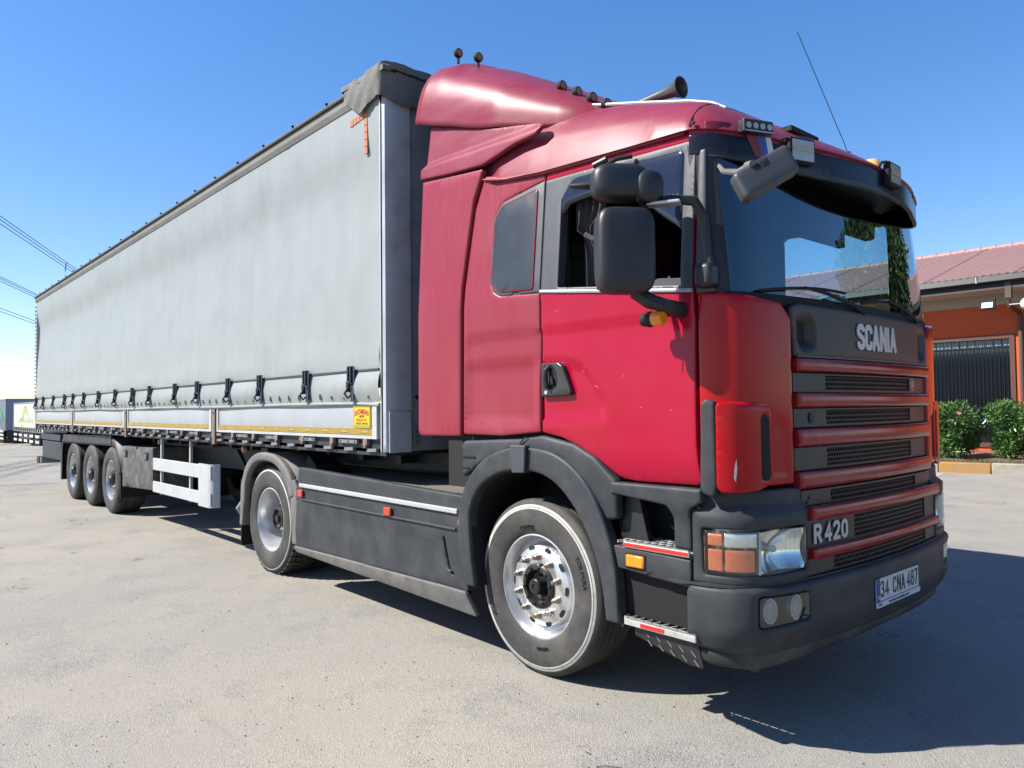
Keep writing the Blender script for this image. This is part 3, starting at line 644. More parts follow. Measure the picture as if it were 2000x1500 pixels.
for k in range(14): gq = B(); bx(gq, (.5+k*.8, -.05, 1.18), (.8+k*.8, -.005, 1.42)); gq.build('buckle', M['strap'], rt, smooth=0)
for k in range(5):
    for z_ in (.42, .78): gq = B(); bx(gq, (.6+k*2.2, -.06, z_), (1.9+k*2.2, -.02, z_+.17)); gq.build('side_guard', M['white'], rt, smooth=0)
rt2, T, bx = far_trailer('parked_trailer', (-84.5, 6.6), 0, 13.3, 3.72, 2.5, [M['fargrey']], 'tall slate-sided trailer with blue-grey end wall and green mark, behind the cream-white one', 2)
gq = B(); bx(gq, (13.3, .02, 1.2), (13.33, 2.48, 3.66)); gq.build('end_wall', M['farblue'], rt2, smooth=0)
gq = B(); bx(gq, (13.3, .1, .1), (13.36, 2.4, 1.15)); gq.build('lower_end_panel', M['chassis'], rt2, smooth=0)
gq = B(); bx(gq, (7.5, -.02, 2.0), (11.3, -.005, 2.8)); gq.build('print', M['emerald'], rt2, smooth=0)
for k in range(3):
    for z_ in (.35, .65, .95): gq = B(); bx(gq, (1+k*4, -.07, z_), (4.4+k*4, -.02, z_+.16)); gq.build('side_guard', M['white'], rt2, smooth=0)

# ================================================================== semi-trailer
def shared(name, bl, mat, parent, offs, **k):
    """build a piece once and repeat it with shared mesh data"""
    o = bl.build(name, mat, parent, **k); out = [o]
    for q in offs[1:]: out.append(inst(o, name, Vector(q)-Vector(offs[0]), parent))
    for m_ in o.modifiers: pass
    return out
TR = root('semi_trailer', (-8.3, 1.25, 0), 'long grey curtain-sided semi-trailer coupled behind the red truck', 'trailer')
XR, XF = -15.24, -1.47
def curtain_fn(U, V):
    rel = np.zeros_like(U)
    zc = 3.26-.02*np.sin(U*.9); band = np.where(V > zc, np.exp(-((V-zc)/.24)**2), np.exp(-((V-zc)/.75)**2)); rel += .055*band*np.interp(U, [-15, -6, -3, -1.5], [1, .9, .75, .5])
    rel += .006*np.sin(U*1.9+.6)*np.sin((V-1.83)*1.55)
    rel += .0022*np.exp(-(((U*1.0) % 1.21-.6)/.05)**2)*((V > 1.9))
    rel += .016*np.exp(-((U+3.52)/.10)**2-((V-3.42)/.22)**2)
    rel += -.010*np.exp(-((V-1.93)/.07)**2)*(1+.5*np.sin(U*4.1))
    return U, rel, V
pts_out = [(XR, 1.832), (XF-.03, 1.832), (XF-.03, 3.885), (XR, 3.885)]
panel('curtain', pts_out, curtain_fn, M['tarp'], TR, step=.09, rnd=0, thick=.006, smooth=80)
panel('curtain', pts_out, lambda U, V: (U, 0*U+.0, V), M['tarp'], TR, step=2, rnd=0, thick=.006, mirror=True)
def flap_fn(U, V):                                            # lower flap, pulled in by the straps
    k = (V-1.59)/(1.83-1.59); belly = -.022*np.sin(np.clip(k, 0, 1)*PI)*(1+.35*np.sin(U*2.7)+.2*np.sin(U*6.1+1)); puck = .006*np.cos(U*2*PI/.194)*np.exp(-((V-1.645)/.03)**2)
    return U, -.004+belly+puck, V
panel('curtain_skirt', [(XR, 1.592), (XF-.04, 1.592), (XF-.02, 1.60), (XF-.02, 1.828), (XR, 1.828)], flap_fn, M['tarp'], TR, step=.05, rnd=0, thick=.004, smooth=80)
seam = B().box((XR, -.014, 1.822), (XF-.03, -.006, 1.838)).build('seam_strap', pm('dark_webbing', (.05, .055, .065), .7), TR, smooth=0)
hp = [(x, -.006+.004*math.sin(x*3), 1.583+.004*math.sin(x*1.7)+(-.02*max(0, (x+1.75))*2 if x > -1.75 else 0)) for x in np.linspace(XR, XF-.04, 90)]
B().tube(hp, .014, 8).build('hem_tube', M['tarp'], TR)
# eyelets
ey = B(); ey.lathe([(.020, -.004), (.024, -.006), (.018, -.007)], (0, 0, 0), 'y', 10); 
ey.add([(.019*math.cos(a), -.008, .021*math.sin(a)) for a in np.linspace(0, 2*PI, 11)[:-1]], [tuple(range(10))], 1)
for i in range(len(ey.v)): x, y, z = ey.v[i]; ey.v[i] = (x*.75-2.003, y-.014, z*1.15+1.645)
ex = [-1.636, -2.003]+[-2.2-.194*i for i in range(66)]
shared('eyelet', ey, [M['tarp'], M['black']], TR, [(-2.003, 0, 0)]+[(x, 0, 0) for x in ex if x != -2.003])
# buckles, each with its own strap
def bk(x):
    b = B(); b.box((x-.032, -.052, 1.745), (x-.010, -.018, 1.868)); b.box((x+.008, -.052, 1.745), (x+.030, -.018, 1.868)); b.box((x-.012, -.042, 1.75), (x+.010, -.022, 1.845)); b.box((x-.030, -.060, 1.735), (x+.028, -.046, 1.752)); b.box((x-.026, -.062, 1.672), (x-.002, -.030, 1.735)); b.tube([(x-.012, -.055, 1.70), (x-.02, -.075, 1.66), (x-.012, -.05, 1.625), (x, -.03, 1.65)], .010, 6); return b
bx_ = [-1.872, -2.625, -3.571, -4.350, -5.256, -6.018, -7.024, -7.813, -8.705, -9.692, -10.678, -11.474, -12.178, -13.179, -14.191, -14.967]
bo = shared('buckle', bk(bx_[0]), M['strap'], TR, [(x, 0, 0) for x in bx_], bevel=.004)
def webst(x): return B().box((x+.012, -.036, 1.60), (x+.052, -.030, 1.86), rot=Matrix.Rotation(.06, 3, 'Y')).box((x-.024, -.056, 1.705), (x+.006, -.0545, 1.75))
st0 = webst(bx_[0]).build('strap', M['strapweb'], bo[0], smooth=0)
for k, q in enumerate(bo[1:]): s_ = st0.copy(); COL.objects.link(s_); s_.parent = q
# drop sides
posts = [-4.82, -8.24, -11.64]
segs = [(-4.74, XF-.075), (-8.16, -4.90), (-11.57, -8.32), (XR+.03, -11.71)]
for a, c_ in segs:
    bd = panel('side_board', [(a, 1.322), (c_, 1.322), (c_, 1.572), (a, 1.572)], lambda U, V: (U, 0*U+.004, V), M['board'], TR, step=.4, rnd=.006, thick=.028, flat=True)
    B().box((a+.012, -.004, 1.322), (c_-.002, .012, 1.346)).build('lower_lip', M['whitealu'], bd, smooth=0)
    B().box((a, -.007, 1.322), (a+.035, .012, 1.57)).build('end_lip', M['whitealu'], bd, smooth=0); B().box((c_-.06, -.007, 1.322), (c_, .012, 1.57)).build('end_lip', M['whitealu'], bd, smooth=0)
    B().box((a+.04, -.0028, 1.350), (c_-.065, .003, 1.396)).build('reflective_tape', M['yellow'], bd, smooth=0)
    n = int((c_-a)/.31)
    for k in range(n):
        x = c_-.16-k*.31
        q = B(); q.box((x-.075, -.0040, 1.361), (x+.045, -.0030, 1.365)); q.box((x-.075, -.0040, 1.385), (x+.045, -.0030, 1.389)); q.build('tape_print', pm_ := M['sticker_orange'] if False else M['brownpost'], bd, smooth=0) if k < 14 else None
        if k < 8: text('TIRSAN', 'tape_lettering', .024, M['yprint'], bd, lambda p, q_, w_, x=x: (x-.015+p, -.0032-w_, 1.375+q_), 1.1, .0012, .001)
for x in posts: B().box((x-.05, -.012, 1.19), (x+.035, .03, 1.586)).build('stake_post', M['brownpost'], TR, smooth=0, bevel=.004)
for x in posts: B().tube([(x-.005, -.013, 1.52), (x-.005, -.016, 1.52)], .012, 8).build('post_hole', M['black'], TR)
B().box((XR-.01, -.004, 1.20), (XR+.03, .04, 1.6)).build('rear_end_post', M['whitealu'], TR, smooth=0)
# yellow haulier sticker
sk = B().box((-1.885, -.0045, 1.402), (-1.638, .004, 1.566)).build('sticker', M['sticker'], TR, smooth=0)
S_C = -1.7615
B().box((-1.877, -.0052, 1.410), (-1.873, -.0046, 1.556)).box((-1.650, -.0052, 1.410), (-1.646, -.0046, 1.556)).box((-1.877, -.0052, 1.556), (-1.646, -.0046, 1.559)).box((-1.877, -.0052, 1.416), (-1.646, -.0046, 1.419)).box((-1.877, -.0052, 1.407), (-1.646, -.0046, 1.410)).build('sticker_border', M['sticker_dark'], sk, smooth=0)
text('KASTAMONU', 'sticker_lettering', .046, M['sticker_red'], sk, lambda p, q, w_: (S_C+p, -.0046-w_, 1.522+q*1.15-1.9*p*p), .72, .0015, .001)
text('LOJİSTİK', 'sticker_lettering', .020, M['sticker_dark'], sk, lambda p, q, w_: (S_C+p, -.0046-w_, 1.487+q), 1, .0006, .001)
text('(0366) 212 0 21', 'sticker_lettering', .030, M['sticker_orange'], sk, lambda p, q, w_: (S_C+p, -.0046-w_, 1.460+q), .8, .001, .001)
text('YURT İÇİ - YURT DIŞI', 'sticker_lettering', .018, M['sticker_dark'], sk, lambda p, q, w_: (S_C+p, -.0046-w_, 1.433+q), .95, .0005, .001)
# orange reflector squares in an upside-down L
for i, (cx, cz) in enumerate([(-1.895, 3.744), (-1.845, 3.748), (-1.795, 3.752), (-1.742, 3.755)]+[(-1.685, 3.752-.0545*k) for k in range(6)]):
    if i == 4: cz = 3.757
    B().box((cx-.022, -.004+(.0), cz-.024), (cx+.022, .006, cz+.024)).build('reflector_square', M['orange_decal'], TR, smooth=0)
# top rail and roof tarpaulin
rail = B(); rail.prism([(-.006, 3.86), (-.020, 3.90), (-.020, 3.985), (.04, 4.0), (.06, 3.86)], 'x', XR-.02, XF-.2); rail.build('top_rail', M['toprail'], TR, smooth=0)
def rooft_fn(side):
    def fn(U, V):                                             # U along x, V across
        e = np.clip((.12-V)/.12, 0, 1); sag = .012*np.sin(U*2.3)+.008*np.sin(U*5.1+V*3)
        return U, V, 4.022-.035*e**2+sag*np.clip(V/.1, .15, 1)*.6+.018*np.sin(np.clip(V/2.5, 0, 1)*PI)
    return fn
panel('roof_tarpaulin', [(XR-.03, -.032), (XF-.25, -.032), (XF-.25, 2.532), (XR-.03, 2.532)], rooft_fn(0), M['toptarp'], TR, step=.17, rnd=0, thick=.03, smooth=80)
B().box((XR-.03, -.036, 3.955), (XF-.25, -.021, 3.972)).build('roof_cord', M['black'], TR, smooth=0)
rb = B().lathe([(.001, -.012), (.010, -.012), (.010, 0)], (-2.25, -.03, 4.0), 'y', 8); xs_ = [-2.25-.62*i for i in range(21)]
rb.box((-2.258, -.038, 3.992), (-2.242, -.02, 4.008)); shared('tarp_button', rb, M['black'], TR, [(x, 0, 0) for x in xs_])
# crumpled corner hood at the front
def hood_fn(U, V):
    # U: path length around the corner (x from -1.95 to -1.42, then y), V: height
    a = np.clip(U, 0, .52); b_ = np.clip(U-.52, 0, 9); k = np.clip((U-.40)/.24, 0, 1); 
    x = -1.94+a*1.0; y = -.035-.0*a+b_; 
    cr = .005*np.sin(U*23+V*9)+.004*np.sin(V*30-U*37)+.0025*np.sin(U*90+V*42)
    return x+cr*.9+.035*np.clip(b_/.1, 0, 1), y-cr*(b_ < .02)*1.3-.015*np.sin(np.clip((V-3.77)/.3, 0, 1)*PI), V
panel('corner_hood', smooth_line([(0, 3.92), (.08, 3.86), (.19, 3.775), (.25, 3.765), (.34, 3.80), (.46, 3.815), (.56, 3.80), (.7, 3.765), (1.0, 3.78), (3.0, 3.79)], 3)+[(3.0, 4.06), (.56, 4.065), (.48, 4.055), (.25, 4.035), (0, 4.03)], hood_fn, M['toptarp'], TR, step=.035, rnd=0, thick=.012, smooth=70)
panel('front_tarpaulin', [(-1.99, -.04), (-1.385, -.04), (-1.385, 2.54), (-1.99, 2.54)], lambda U, V: (U, V, 4.045+.012*np.sin(V*7+U*5)+.02*np.sin(np.clip(V/2.5, 0, 1)*PI)+.0*U), M['toptarp'], TR, step=.08, rnd=.02, thick=.03, smooth=70)
B().tube([(-1.40, .04, 4.0), (-1.375, .06, 4.0)], .018, 8).build('tarp_button', M['black'], TR)
B().tube([(-1.375, .06, 4.0), (-1.37, .5, 3.985), (-1.37, 1.0, 3.99), (-1.37, 2.4, 3.99)], .006, 5).build('front_cord', M['black'], TR)
# front corner post and bulkhead
B().box((XF-.022, -.006, 1.23), (XF-.008, .05, 3.8)).build('tension_tube', M['alu'], TR, smooth=0, bevel=.003)
B().box((XF-.006, -.004, 1.235), (XF-.001, .05, 3.8)).build('rubber_seal', M['black'], TR, smooth=0)
panel('corner_post', [(0, 1.23), (.235, 1.23), (.235, 3.82), (0, 3.82)], lambda U, V: (XF+.005+.045*np.sin(np.clip(U/.05, 0, 1)*PI/2), .0+np.clip(U-.02, 0, 9)+0*V, V), M['steelblue'], TR, step=.02 if False else .05, rnd=0, thick=.03, smooth=60)
B().box((XF+.005, .213, 1.23), (XF+.03, 2.287, 3.85)).build('front_bulkhead', M['bulkhead'], TR, smooth=0)
panel('corner_post', [(0, 1.23), (.235, 1.23), (.235, 3.82), (0, 3.82)], lambda U, V: (XF+.005+.045*np.sin(np.clip(U/.05, 0, 1)*PI/2), .0+np.clip(U-.02, 0, 9)+0*V, V), M['steelblue'], TR, step=.05, rnd=0, thick=.03, mirror=True)
B().box((XF+.052, .02, 1.225), (XF+.062, .205, 1.52)).build('post_foot_plate', M['steelblue'], TR, smooth=0, bevel=.003)
B().box((XF+.055, .225, 1.27), (XF+.068, .26, 1.40)).build('hinge_plate', M['galv'], TR, smooth=0)
for z in (1.30, 1.335, 1.37): B().tube([(XF+.068, .242, z), (XF+.071, .242, z)], .006, 6).build('bolt_hole', M['black'], TR)
B().tube([(XF+.03, .27, 1.63), (XF+.07, .27, 1.62), (XF+.075, .30, 1.60)], .014, 6).build('hook', M['black'], TR)
B().box((XR, -.0, 1.22), (XR+.05, .08, 3.87)).build('rear_corner_post', M['whitealu'], TR, smooth=0); B().box((XR, 2.42, 1.22), (XR+.05, 2.5, 3.87)).build('rear_corner_post', M['whitealu'], TR, smooth=0)
for k in range(24): B().tube([(XR-.008, -.012, 1.9+k*.081), (XR+.03, -.016, 1.91+k*.081)], .012, 5).build('curtain_roller_fold', M['tarp'], TR) if k < 24 else 0
dr = B().box((XR-.02, .09, 1.25), (XR, 1.245, 3.85)).build('rear_door', M['whitealu'], TR, smooth=0); B().box((XR-.02, 1.255, 1.25), (XR, 2.41, 3.85)).build('rear_door', M['whitealu'], TR, smooth=0)
B().box((XR, .03, 1.20), (XF, 2.47, 1.25)).build('load_floor', M['chassis'], TR, smooth=0)
# outer chassis rail with brackets
B().box((XR+.03, .03, 1.225), (XF-.06, .07, 1.318)).build('outer_rail', M['chassis'], TR, smooth=0)
plates = [-1.62-.34*i for i in range(40)]
pl = B().box((plates[0]-.085, .005, 1.226), (plates[0]+.045, .029, 1.250), rot=Matrix.Rotation(-.04, 3, 'Y')); shared('rail_bracket', pl, M['galv'], TR, [(x, 0, 0) for x in plates])
ch = [-1.98-.70*i for i in range(19)]; sb = B().box((ch[0]-.15, .004, 1.282), (ch[0]+.13, .026, 1.308)); ob_ = shared('lashing_slot', sb, M['galv'], TR, [(x, 0, 0) for x in ch])
hz = B(); [hz.box((ch[0]+dx-.008, .0015, 1.288), (ch[0]+dx+.008, .0035, 1.302)) for dx in (-.12, 0, .1)]
h0 = hz.build('slot_hole', M['black'], ob_[0], smooth=0)
for q in ob_[1:]: s_ = h0.copy(); COL.objects.link(s_); s_.parent = q; s_['kind'] = 'stuff'
h0['kind'] = 'stuff'
lat = [-1.72-.52*i for i in range(26)]
lb = B().box((lat[0]-.03, -.004, 1.272), (lat[0]+.03, .028, 1.320)).box((lat[0]-.012, -.010, 1.25), (lat[0]+.018, .026, 1.276)); shared('board_latch', lb, M['brownpost'], TR, [(x, 0, 0) for x in lat], bevel=.004)
# main beams, cross members, landing legs
for y0 in (.60, 1.75): B().prism([(XF+.02, 1.2), (XF+.02, 1.05), (-4.4, 1.03), (-5.0, .84), (XR+.1, .84), (XR+.1, 1.2)], 'y', y0, y0+.14).build('main_beam', M['chassis'], TR, smooth=0)
xb = B().box((-2.0, .45, 1.10), (-1.93, 2.1, 1.20)); shared('cross_member', xb, M['chassis'], TR, [(-2.0-.6*i, 0, 0) for i in range(22)])
for yy in (.35, 2.0): B().box((-4.45, yy, .18), (-4.28, yy+.15, 1.15)).build('landing_leg', M['chassis'], TR, smooth=0); B().box((-4.52, yy-.05, .14), (-4.21, yy+.2, .18)).build('landing_foot', M['chassis'], TR, smooth=0)
B().prism([(-4.4, .36), (-4.3, .36), (-5.3, 1.1), (-5.4, 1.1)], 'y', .42, .46).build('leg_brace', M['chassis'], TR, smooth=0)
for x in (-7.201, -4.39): 
    l_ = B().lathe([(.001, -.015), (.03, -.012), (.036, 0), (.036, .02)], (x, .14, 1.145), 'y', 14).build('marker_lamp', pm('faded_orange_reflector', (.55, .22, .14), .4) if x < -7 else bpy.data.materials['faded_orange_reflector'], TR)
    B().box((x-.03, .16, 1.13), (x+.03, .2, 1.22)).build('lamp_bracket', M['chassis'], l_, smooth=0)
# side guard
B().prism(arc_round([(-7.24, .785), (-5.14, .785), (-5.14, .94), (-7.24, .94)], .0), 'y', .07, .10).build('guard_rail', M['whitealu'], TR, smooth=0, bevel=.008)
B().prism([(-7.24, .50), (-5.14, .50), (-5.14, .64), (-7.24, .64)], 'y', .07, .10).build('guard_rail', M['whitealu'], TR, smooth=0, bevel=.008)
panel('guard_end', [(0, .48), (.43, .48), (.43, .955), (0, .955)], lambda U, V: (-5.50+np.clip(U, 0, .30)+.10*np.sin(np.clip((U-.30)/.13, 0, 1)*PI/2), .064+.10*(1-np.cos(np.clip((U-.30)/.13, 0, 1)*PI/2)), V), M['whitealu'], TR, step=.04, rnd=0, thick=.012)
for x in (-7.0, -5.9): B().box((x-.02, .1, .48), (x+.02, .13, 1.2)).build('guard_stay', M['alu'], TR, smooth=0)
# toolbox
tbx = panel('toolbox', arc_round([(-8.72, .465), (-7.26, .515), (-7.26, 1.07), (-7.95, 1.055), (-7.97, 1.02), (-8.05, 1.02), (-8.07, 1.05), (-8.72, 1.05)], .015), lambda U, V: (U, 0*U+.075, V), M['toolbox'], TR, step=.2, rnd=.01, thick=.5)
for x in (-8.53, -7.52): B().box((x-.07, .062, .90), (x+.07, .074, 1.0)).build('latch', M['black'], tbx, smooth=0, bevel=.004); B().box((x-.02, .052, .91), (x+.03, .0615, .98)).build('latch_handle', M['galv'], tbx, smooth=0, bevel=.003)
# mudguards over the three axles
AX = [-12.07, -10.763, -9.453]
mgd = smooth_line([(-13.13, .29), (-13.12, .80), (-13.02, 1.0), (-12.88, 1.11)], 4)+[(-9.40, 1.155)]+smooth_line([(-9.28, 1.14), (-9.12, 1.0), (-8.98, .82), (-8.90, .62)], 4)
inn = [(x*1.0+(.035 if x < -11 else -.035)*(z < 1.1), z-.03*(z > 1.09)) for x, z in mgd][::-1]
mg = B(); n = len(mgd)
for y0, y1 in ((.10, .68),):
    vs = [(x, y0, z) for x, z in mgd]+[(x, y1, z) for x, z in mgd]; mg.add(vs, [(i, i+1, n+i+1, n+i) for i in range(n-1)])
    vs = [(x, y0, z) for x, z in mgd]+[(x+(.12 if x < -11 else -.12)*(z < 1.09), y0+.002, z-.13*(z >= 1.09)) for x, z in mgd]; mg.add(vs, [(i, i+1, n+i+1, n+i) for i in range(n-1)])
mgo = mg.build('mudguard', M['chassis'], TR, smooth=30); mgo.modifiers.new('thickness', 'SOLIDIFY').thickness = .008
B().box((-12.9, .085, 1.03), (-9.42, .098, 1.16), rot=Matrix.Rotation(-.012, 3, 'Y')).build('mudguard_side', M['plastic'], TR, smooth=0)
for x in (-13.13, -8.93): B().box((x-.01, .10, .28), (x+.01, .66, .62)).build('mud_flap', M['black'], TR, smooth=0)
B().box((-15.15, .12, .62), (-13.3, .20, .98)).build('rear_side_locker', M['chassis'], TR, smooth=0, bevel=.02); B().box((-15.2, .1, 1.0), (-13.25, .4, 1.12)).build('rear_side_rail', M['chassis'], TR, smooth=0)
B().box((-15.25, .1, .5), (-15.13, 2.4, .62)).build('rear_bumper_bar', M['galv'], TR, smooth=0)

# ------------------------------------------------------------------ wheels
def wheel(parent, x, yo, R=.505, kind='steer', wid=.30, side=1, detail=True):
    """wheel at x whose outer sidewall stands at y = yo; side=+1: outside faces -y"""
    c = (x, yo, R)
    def prof(p): return [(rr, t*side) for rr, t in p]
    rim_r = .300
    w0 = B()
    if kind == 'steer':                                       # convex disc standing out to the hub
        w0.lathe(prof([(rim_r, .030), (rim_r+.004, .012), (rim_r-.008, .010), (rim_r-.016, .03), (rim_r-.028, .09), (rim_r-.036, .115), (.245, .105), (.228, .045), (.205, .030), (.140, .024), (.125, .03), (.125, .06)]), c, 'y', 56)
        mats = M['chrome']
    elif kind == 'drive':                                     # deep dish
        w0.lathe(prof([(rim_r, .030), (rim_r+.004, .012), (rim_r-.008, .010), (rim_r-.018, .04), (rim_r-.030, .12), (rim_r-.034, .215), (.255, .225), (.235, .235), (.16, .222), (.14, .225), (.14, .25)]), c, 'y', 56)
        mats = M['rim_steel']
    else:                                                     # trailer: disc some way in
        w0.lathe(prof([(rim_r, .030), (rim_r+.004, .012), (rim_r-.008, .010), (rim_r-.02, .04), (rim_r-.03, .10), (rim_r-.034, .13), (.23, .125), (.15, .10), (.13, .10), (.13, .14)]), c, 'y', 40)
        mats = M['chrome']
    wo = w0.build('wheel', mats, parent, smooth=40)
    t = B()
    prf = [(rim_r-.004, .015), (rim_r+.012, .002), (rim_r+.030, -.004), (.345, -.008), (.385, -.012), (.418, -.012), (.446, -.008), (.456, -.006), (.459, -.004), (.472, .001), (.490, .012), (R-.006, .020), (R-.001, .030), (R, .042)]
    mi = [0]*13
    gro = [.075, .125, wid-.125, wid-.075] if kind != 'drive' else [.08, .15, wid-.08]
    for g_ in gro: prf += [(R, g_-.006), (R-.012, g_-.004), (R-.012, g_+.004), (R, g_+.006)]; mi += [0, 0, 0, 0]
    prf += [(R, wid-.04), (R-.008, wid-.02), (.46, wid+.01), (.38, wid+.015), (rim_r, wid-.01)]; mi += [0]*6
    if kind in ('steer', 'drive'):
        k0 = 6 if kind == 'steer' else 9; 
        for k in ((6, 8) if kind == 'steer' else (8,)): mi[k] = 1
    t.lathe(prof(prf), c, 'y', 72 if detail else 36, mi=mi+[0]*(len(prf)-1-len(mi)))
    ty = t.build('tyre', [M['rubber'], M['white_ring']], wo, smooth=40)
    if detail:
        if kind == 'steer':
            for k in range(60):                               # shoulder sipes
                a = 2*PI*k/60; q = B(); 
            for rr_, a0_, body in ((.405, 3.5, 'STARMAXX'), (.405, .35, 'TOR DURA'), (.345, 1.75, '315/70 R22.5'), (.345, 4.9, 'TUBELESS')):
                def fn(p, q, w_, a0_=a0_, rr_=rr_):
                    a = a0_-p/rr_*(1 if side > 0 else -1); r_ = rr_+q; return (x+r_*math.cos(a), yo-.012*side-w_*side+.001, R+r_*math.sin(a))
                text(body, 'sidewall_lettering', .036 if rr_ > .4 else .022, M['hub'], ty, fn, 1.0, .0008, .004)
        if kind == 'drive':
            lg = B()
            for k in range(46):
                a = 2*PI*k/46; 
                for (t0, t1, sk_) in ((.02, .075, .03), (.085, .145, -.03), (.155, .215, .03), (.225, .285, -.03)):
                    vs = []
                    for (tt, rr_) in ((t0, R-.004), (t1, R-.004), (t1, R+.008), (t0, R+.008)):
                        for da in (-.042, .042): 
                            aa = a+da+sk_*(tt-t0)/.06; vs.append((x+rr_*math.cos(aa), yo+tt*side, R+rr_*math.sin(aa)-.006))
                    lg.add(vs, [(0, 1, 3, 2), (2, 3, 5, 4), (4, 5, 7, 6), (6, 7, 1, 0), (0, 2, 4, 6), (1, 3, 5, 7)])
            tag(lg.build('tread_blocks', M['rubber'], ty, smooth=0), kind='stuff')
    h = B()
    if kind == 'steer':
        h.lathe(prof([(.128, .06), (.128, .018), (.118, .010), (.095, .008), (.088, .03), (.080, .05), (.062, .058), (.050, .03), (.046, -.008), (.040, -.014), (.018, -.015), (.016, -.008), (.001, -.008)]), c, 'y', 32)
        for k in range(10):
            a = 2*PI*k/10+.15; p = (x+.106*math.cos(a), yo+.005*side, R+.106*math.sin(a)); h.lathe([(.009, .01*side), (.009, -.006*side), (.001, -.008*side)], p, 'y', 6)
        h.build('hub', M['hub'], wo)
    elif kind == 'drive':
        h.lathe(prof([(.14, .24), (.135, .12), (.11, .08), (.09, .075), (.085, .10), (.04, .10), (.035, .07), (.001, .07)]), c, 'y', 32); h.build('hub', M['hub'], wo)
    else:
        h.lathe(prof([(.115, .14), (.115, .02), (.105, .0), (.07, -.005), (.06, -.02), (.001, -.02)]), c, 'y', 24); h.build('hub', M['hub'], wo)
    if kind in ('steer', 'trailer') or kind == 'drive':
        br, yy = (.1675, .022) if kind == 'steer' else (.1675, .098) if kind == 'trailer' else (.1675, .215); n0 = None
        for k in range(10):
            a = 2*PI*k/10+.31; p = (x+br*math.cos(a), yo+yy*side, R+br*math.sin(a))
            if n0 is None:
                q = B(); q.lathe(prof([(.022, .004), (.022, -.006), (.0165, -.007), (.0165, -.028), (.011, -.032), (.011, -.046), (.001, -.048)]), p, 'y', 8); n0 = q.build('wheel_nut', M['nut'], wo); p0 = p
            else: inst(n0, 'wheel_nut', Vector(p)-Vector(p0), wo)
        hr = .214 if kind == 'steer' else .205; z_ = .030 if kind == 'steer' else (.11 if kind == 'trailer' else .228); h0 = None
        if kind == 'steer': hr, z_ = .2195, .0372
        for k in range(10):
            a = 2*PI*k/10; p = (x+hr*math.cos(a), yo+z_*side, R+hr*math.sin(a)); q = B(); HS_ = .026 if kind == 'steer' else .022
            ca, sa = math.cos(a), math.sin(a)
            vs = [(p[0]+(-sa*u_*HS_+ca*v_*HS_*.55), p[1]+v_*.0035*side*(1 if kind == 'steer' else 0)-.0025*side, p[2]+(ca*u_*HS_+sa*v_*HS_*.55)) for u_, v_ in [(math.cos(t_)*(abs(math.cos(t_))**-.3 if abs(math.cos(t_)) > .1 else 1), math.sin(t_)) for t_ in np.linspace(0, 2*PI, 13)[:-1]]]
            q.add(vs, [tuple(range(12))]); q.build('hand_hole', M['black'], wo, smooth=0)
    return wo
w_tr = [wheel(TR, x, .085, kind='trailer', wid=.385) for x in AX]
for x in AX: wheel(TR, x, 2.415, kind='trailer', wid=.385, side=-1, detail=False)
for x in AX: B().tube([(x, .4, .505), (x, 2.1, .505)], .075, 10).build('axle', M['chassis'], TR)

# ================================================================== red tractor unit
TK = root('tractor_truck', (-1.2, 1.25, 0), 'red sleeper-cab tractor unit with grey skirts, sun visor and roof fairing', 'truck')
def ys(z):                                                     # side of the cab: slight tuck-in low, lean-in above the belt
    z = np.asarray(z, float)
    return .040+.035*np.clip((1.32-z)/.2, 0, 1)**2+np.where(z > 2.17, (z-2.17)*.085, 0)
def side_fn(U, V): return U, ys(V), V
def side_at(dy): return lambda U, V: (U, ys(V)+dy, V)
class Plan:
    """half plan curve of the cab nose from the side to the centre, mirrored past the centre; s = run along it"""
    def __init__(s, x0, y0, xe, ye, xc, ka=.75, kb=.75):
        m = 2*(xc-xe)/(1.25-ye); t = np.linspace(0, 1, 60)[:, None]
        a, d = np.array([x0, y0]), np.array([xe, ye]); L = xe-x0; H = ye-y0; b = a+[L*ka, 0]; c = d-np.array([m, 1])*H*kb
        q = a*(1-t)**3+3*b*t*(1-t)**2+3*c*t*t*(1-t)+d*t**3
        yb = np.linspace(ye, 1.25, 40)[1:]; bow = np.stack([xc-(xc-xe)*((1.25-yb)/(1.25-ye))**2, yb], 1)
        s.P = np.concatenate([q, bow]); ds = np.sqrt((np.diff(s.P, axis=0)**2).sum(1)); s.S = np.concatenate([[0], np.cumsum(ds)]); s.T = s.S[-1]
    def __call__(s, u):
        u = np.asarray(u, float); m = u > s.T; uu = np.where(m, 2*s.T-u, u)
        x = np.where(uu < 0, s.P[0, 0]+uu, np.interp(uu, s.S, s.P[:, 0])); y = np.interp(uu, s.S, s.P[:, 1]); return x, np.where(m, 2.5-y, y)
    def at_y(s, y): return float(np.interp(y, s.P[:, 1], s.S)) if y <= 1.25 else 2*s.T-float(np.interp(2.5-y, s.P[:, 1], s.S))
    def at_x(s, x): i = np.argmax(s.P[:, 0] > x); return float(s.S[i])
    def fn(s, out=0, lean=0, z0=0, narrow=0):
        def f_(U, V):
            x, y = s(U); e = 1e-3; xa, ya = s(U-e); xb, yb = s(U+e); nx, ny = yb-ya, -(xb-xa); l = np.sqrt(nx*nx+ny*ny)+1e-12
            V = np.asarray(V, float); k = np.clip(V-z0, 0, 9)
            return x+nx/l*out-lean*k, y+ny/l*out+narrow*k*(1-2*(y > 1.25))*np.minimum(abs(y-1.25), 1), V
        return f_
    def box(s, name, s0, s1, z0, z1, mat, parent, out=0, thick=.03, rnd=.006, step=.06, **k):
        return panel(name, arc_round([(s0, z0), (s1, z0), (s1, z1), (s0, z1)], k.pop('r', .01)), s.fn(out), mat, parent, step=step, rnd=rnd, thick=thick, **k)
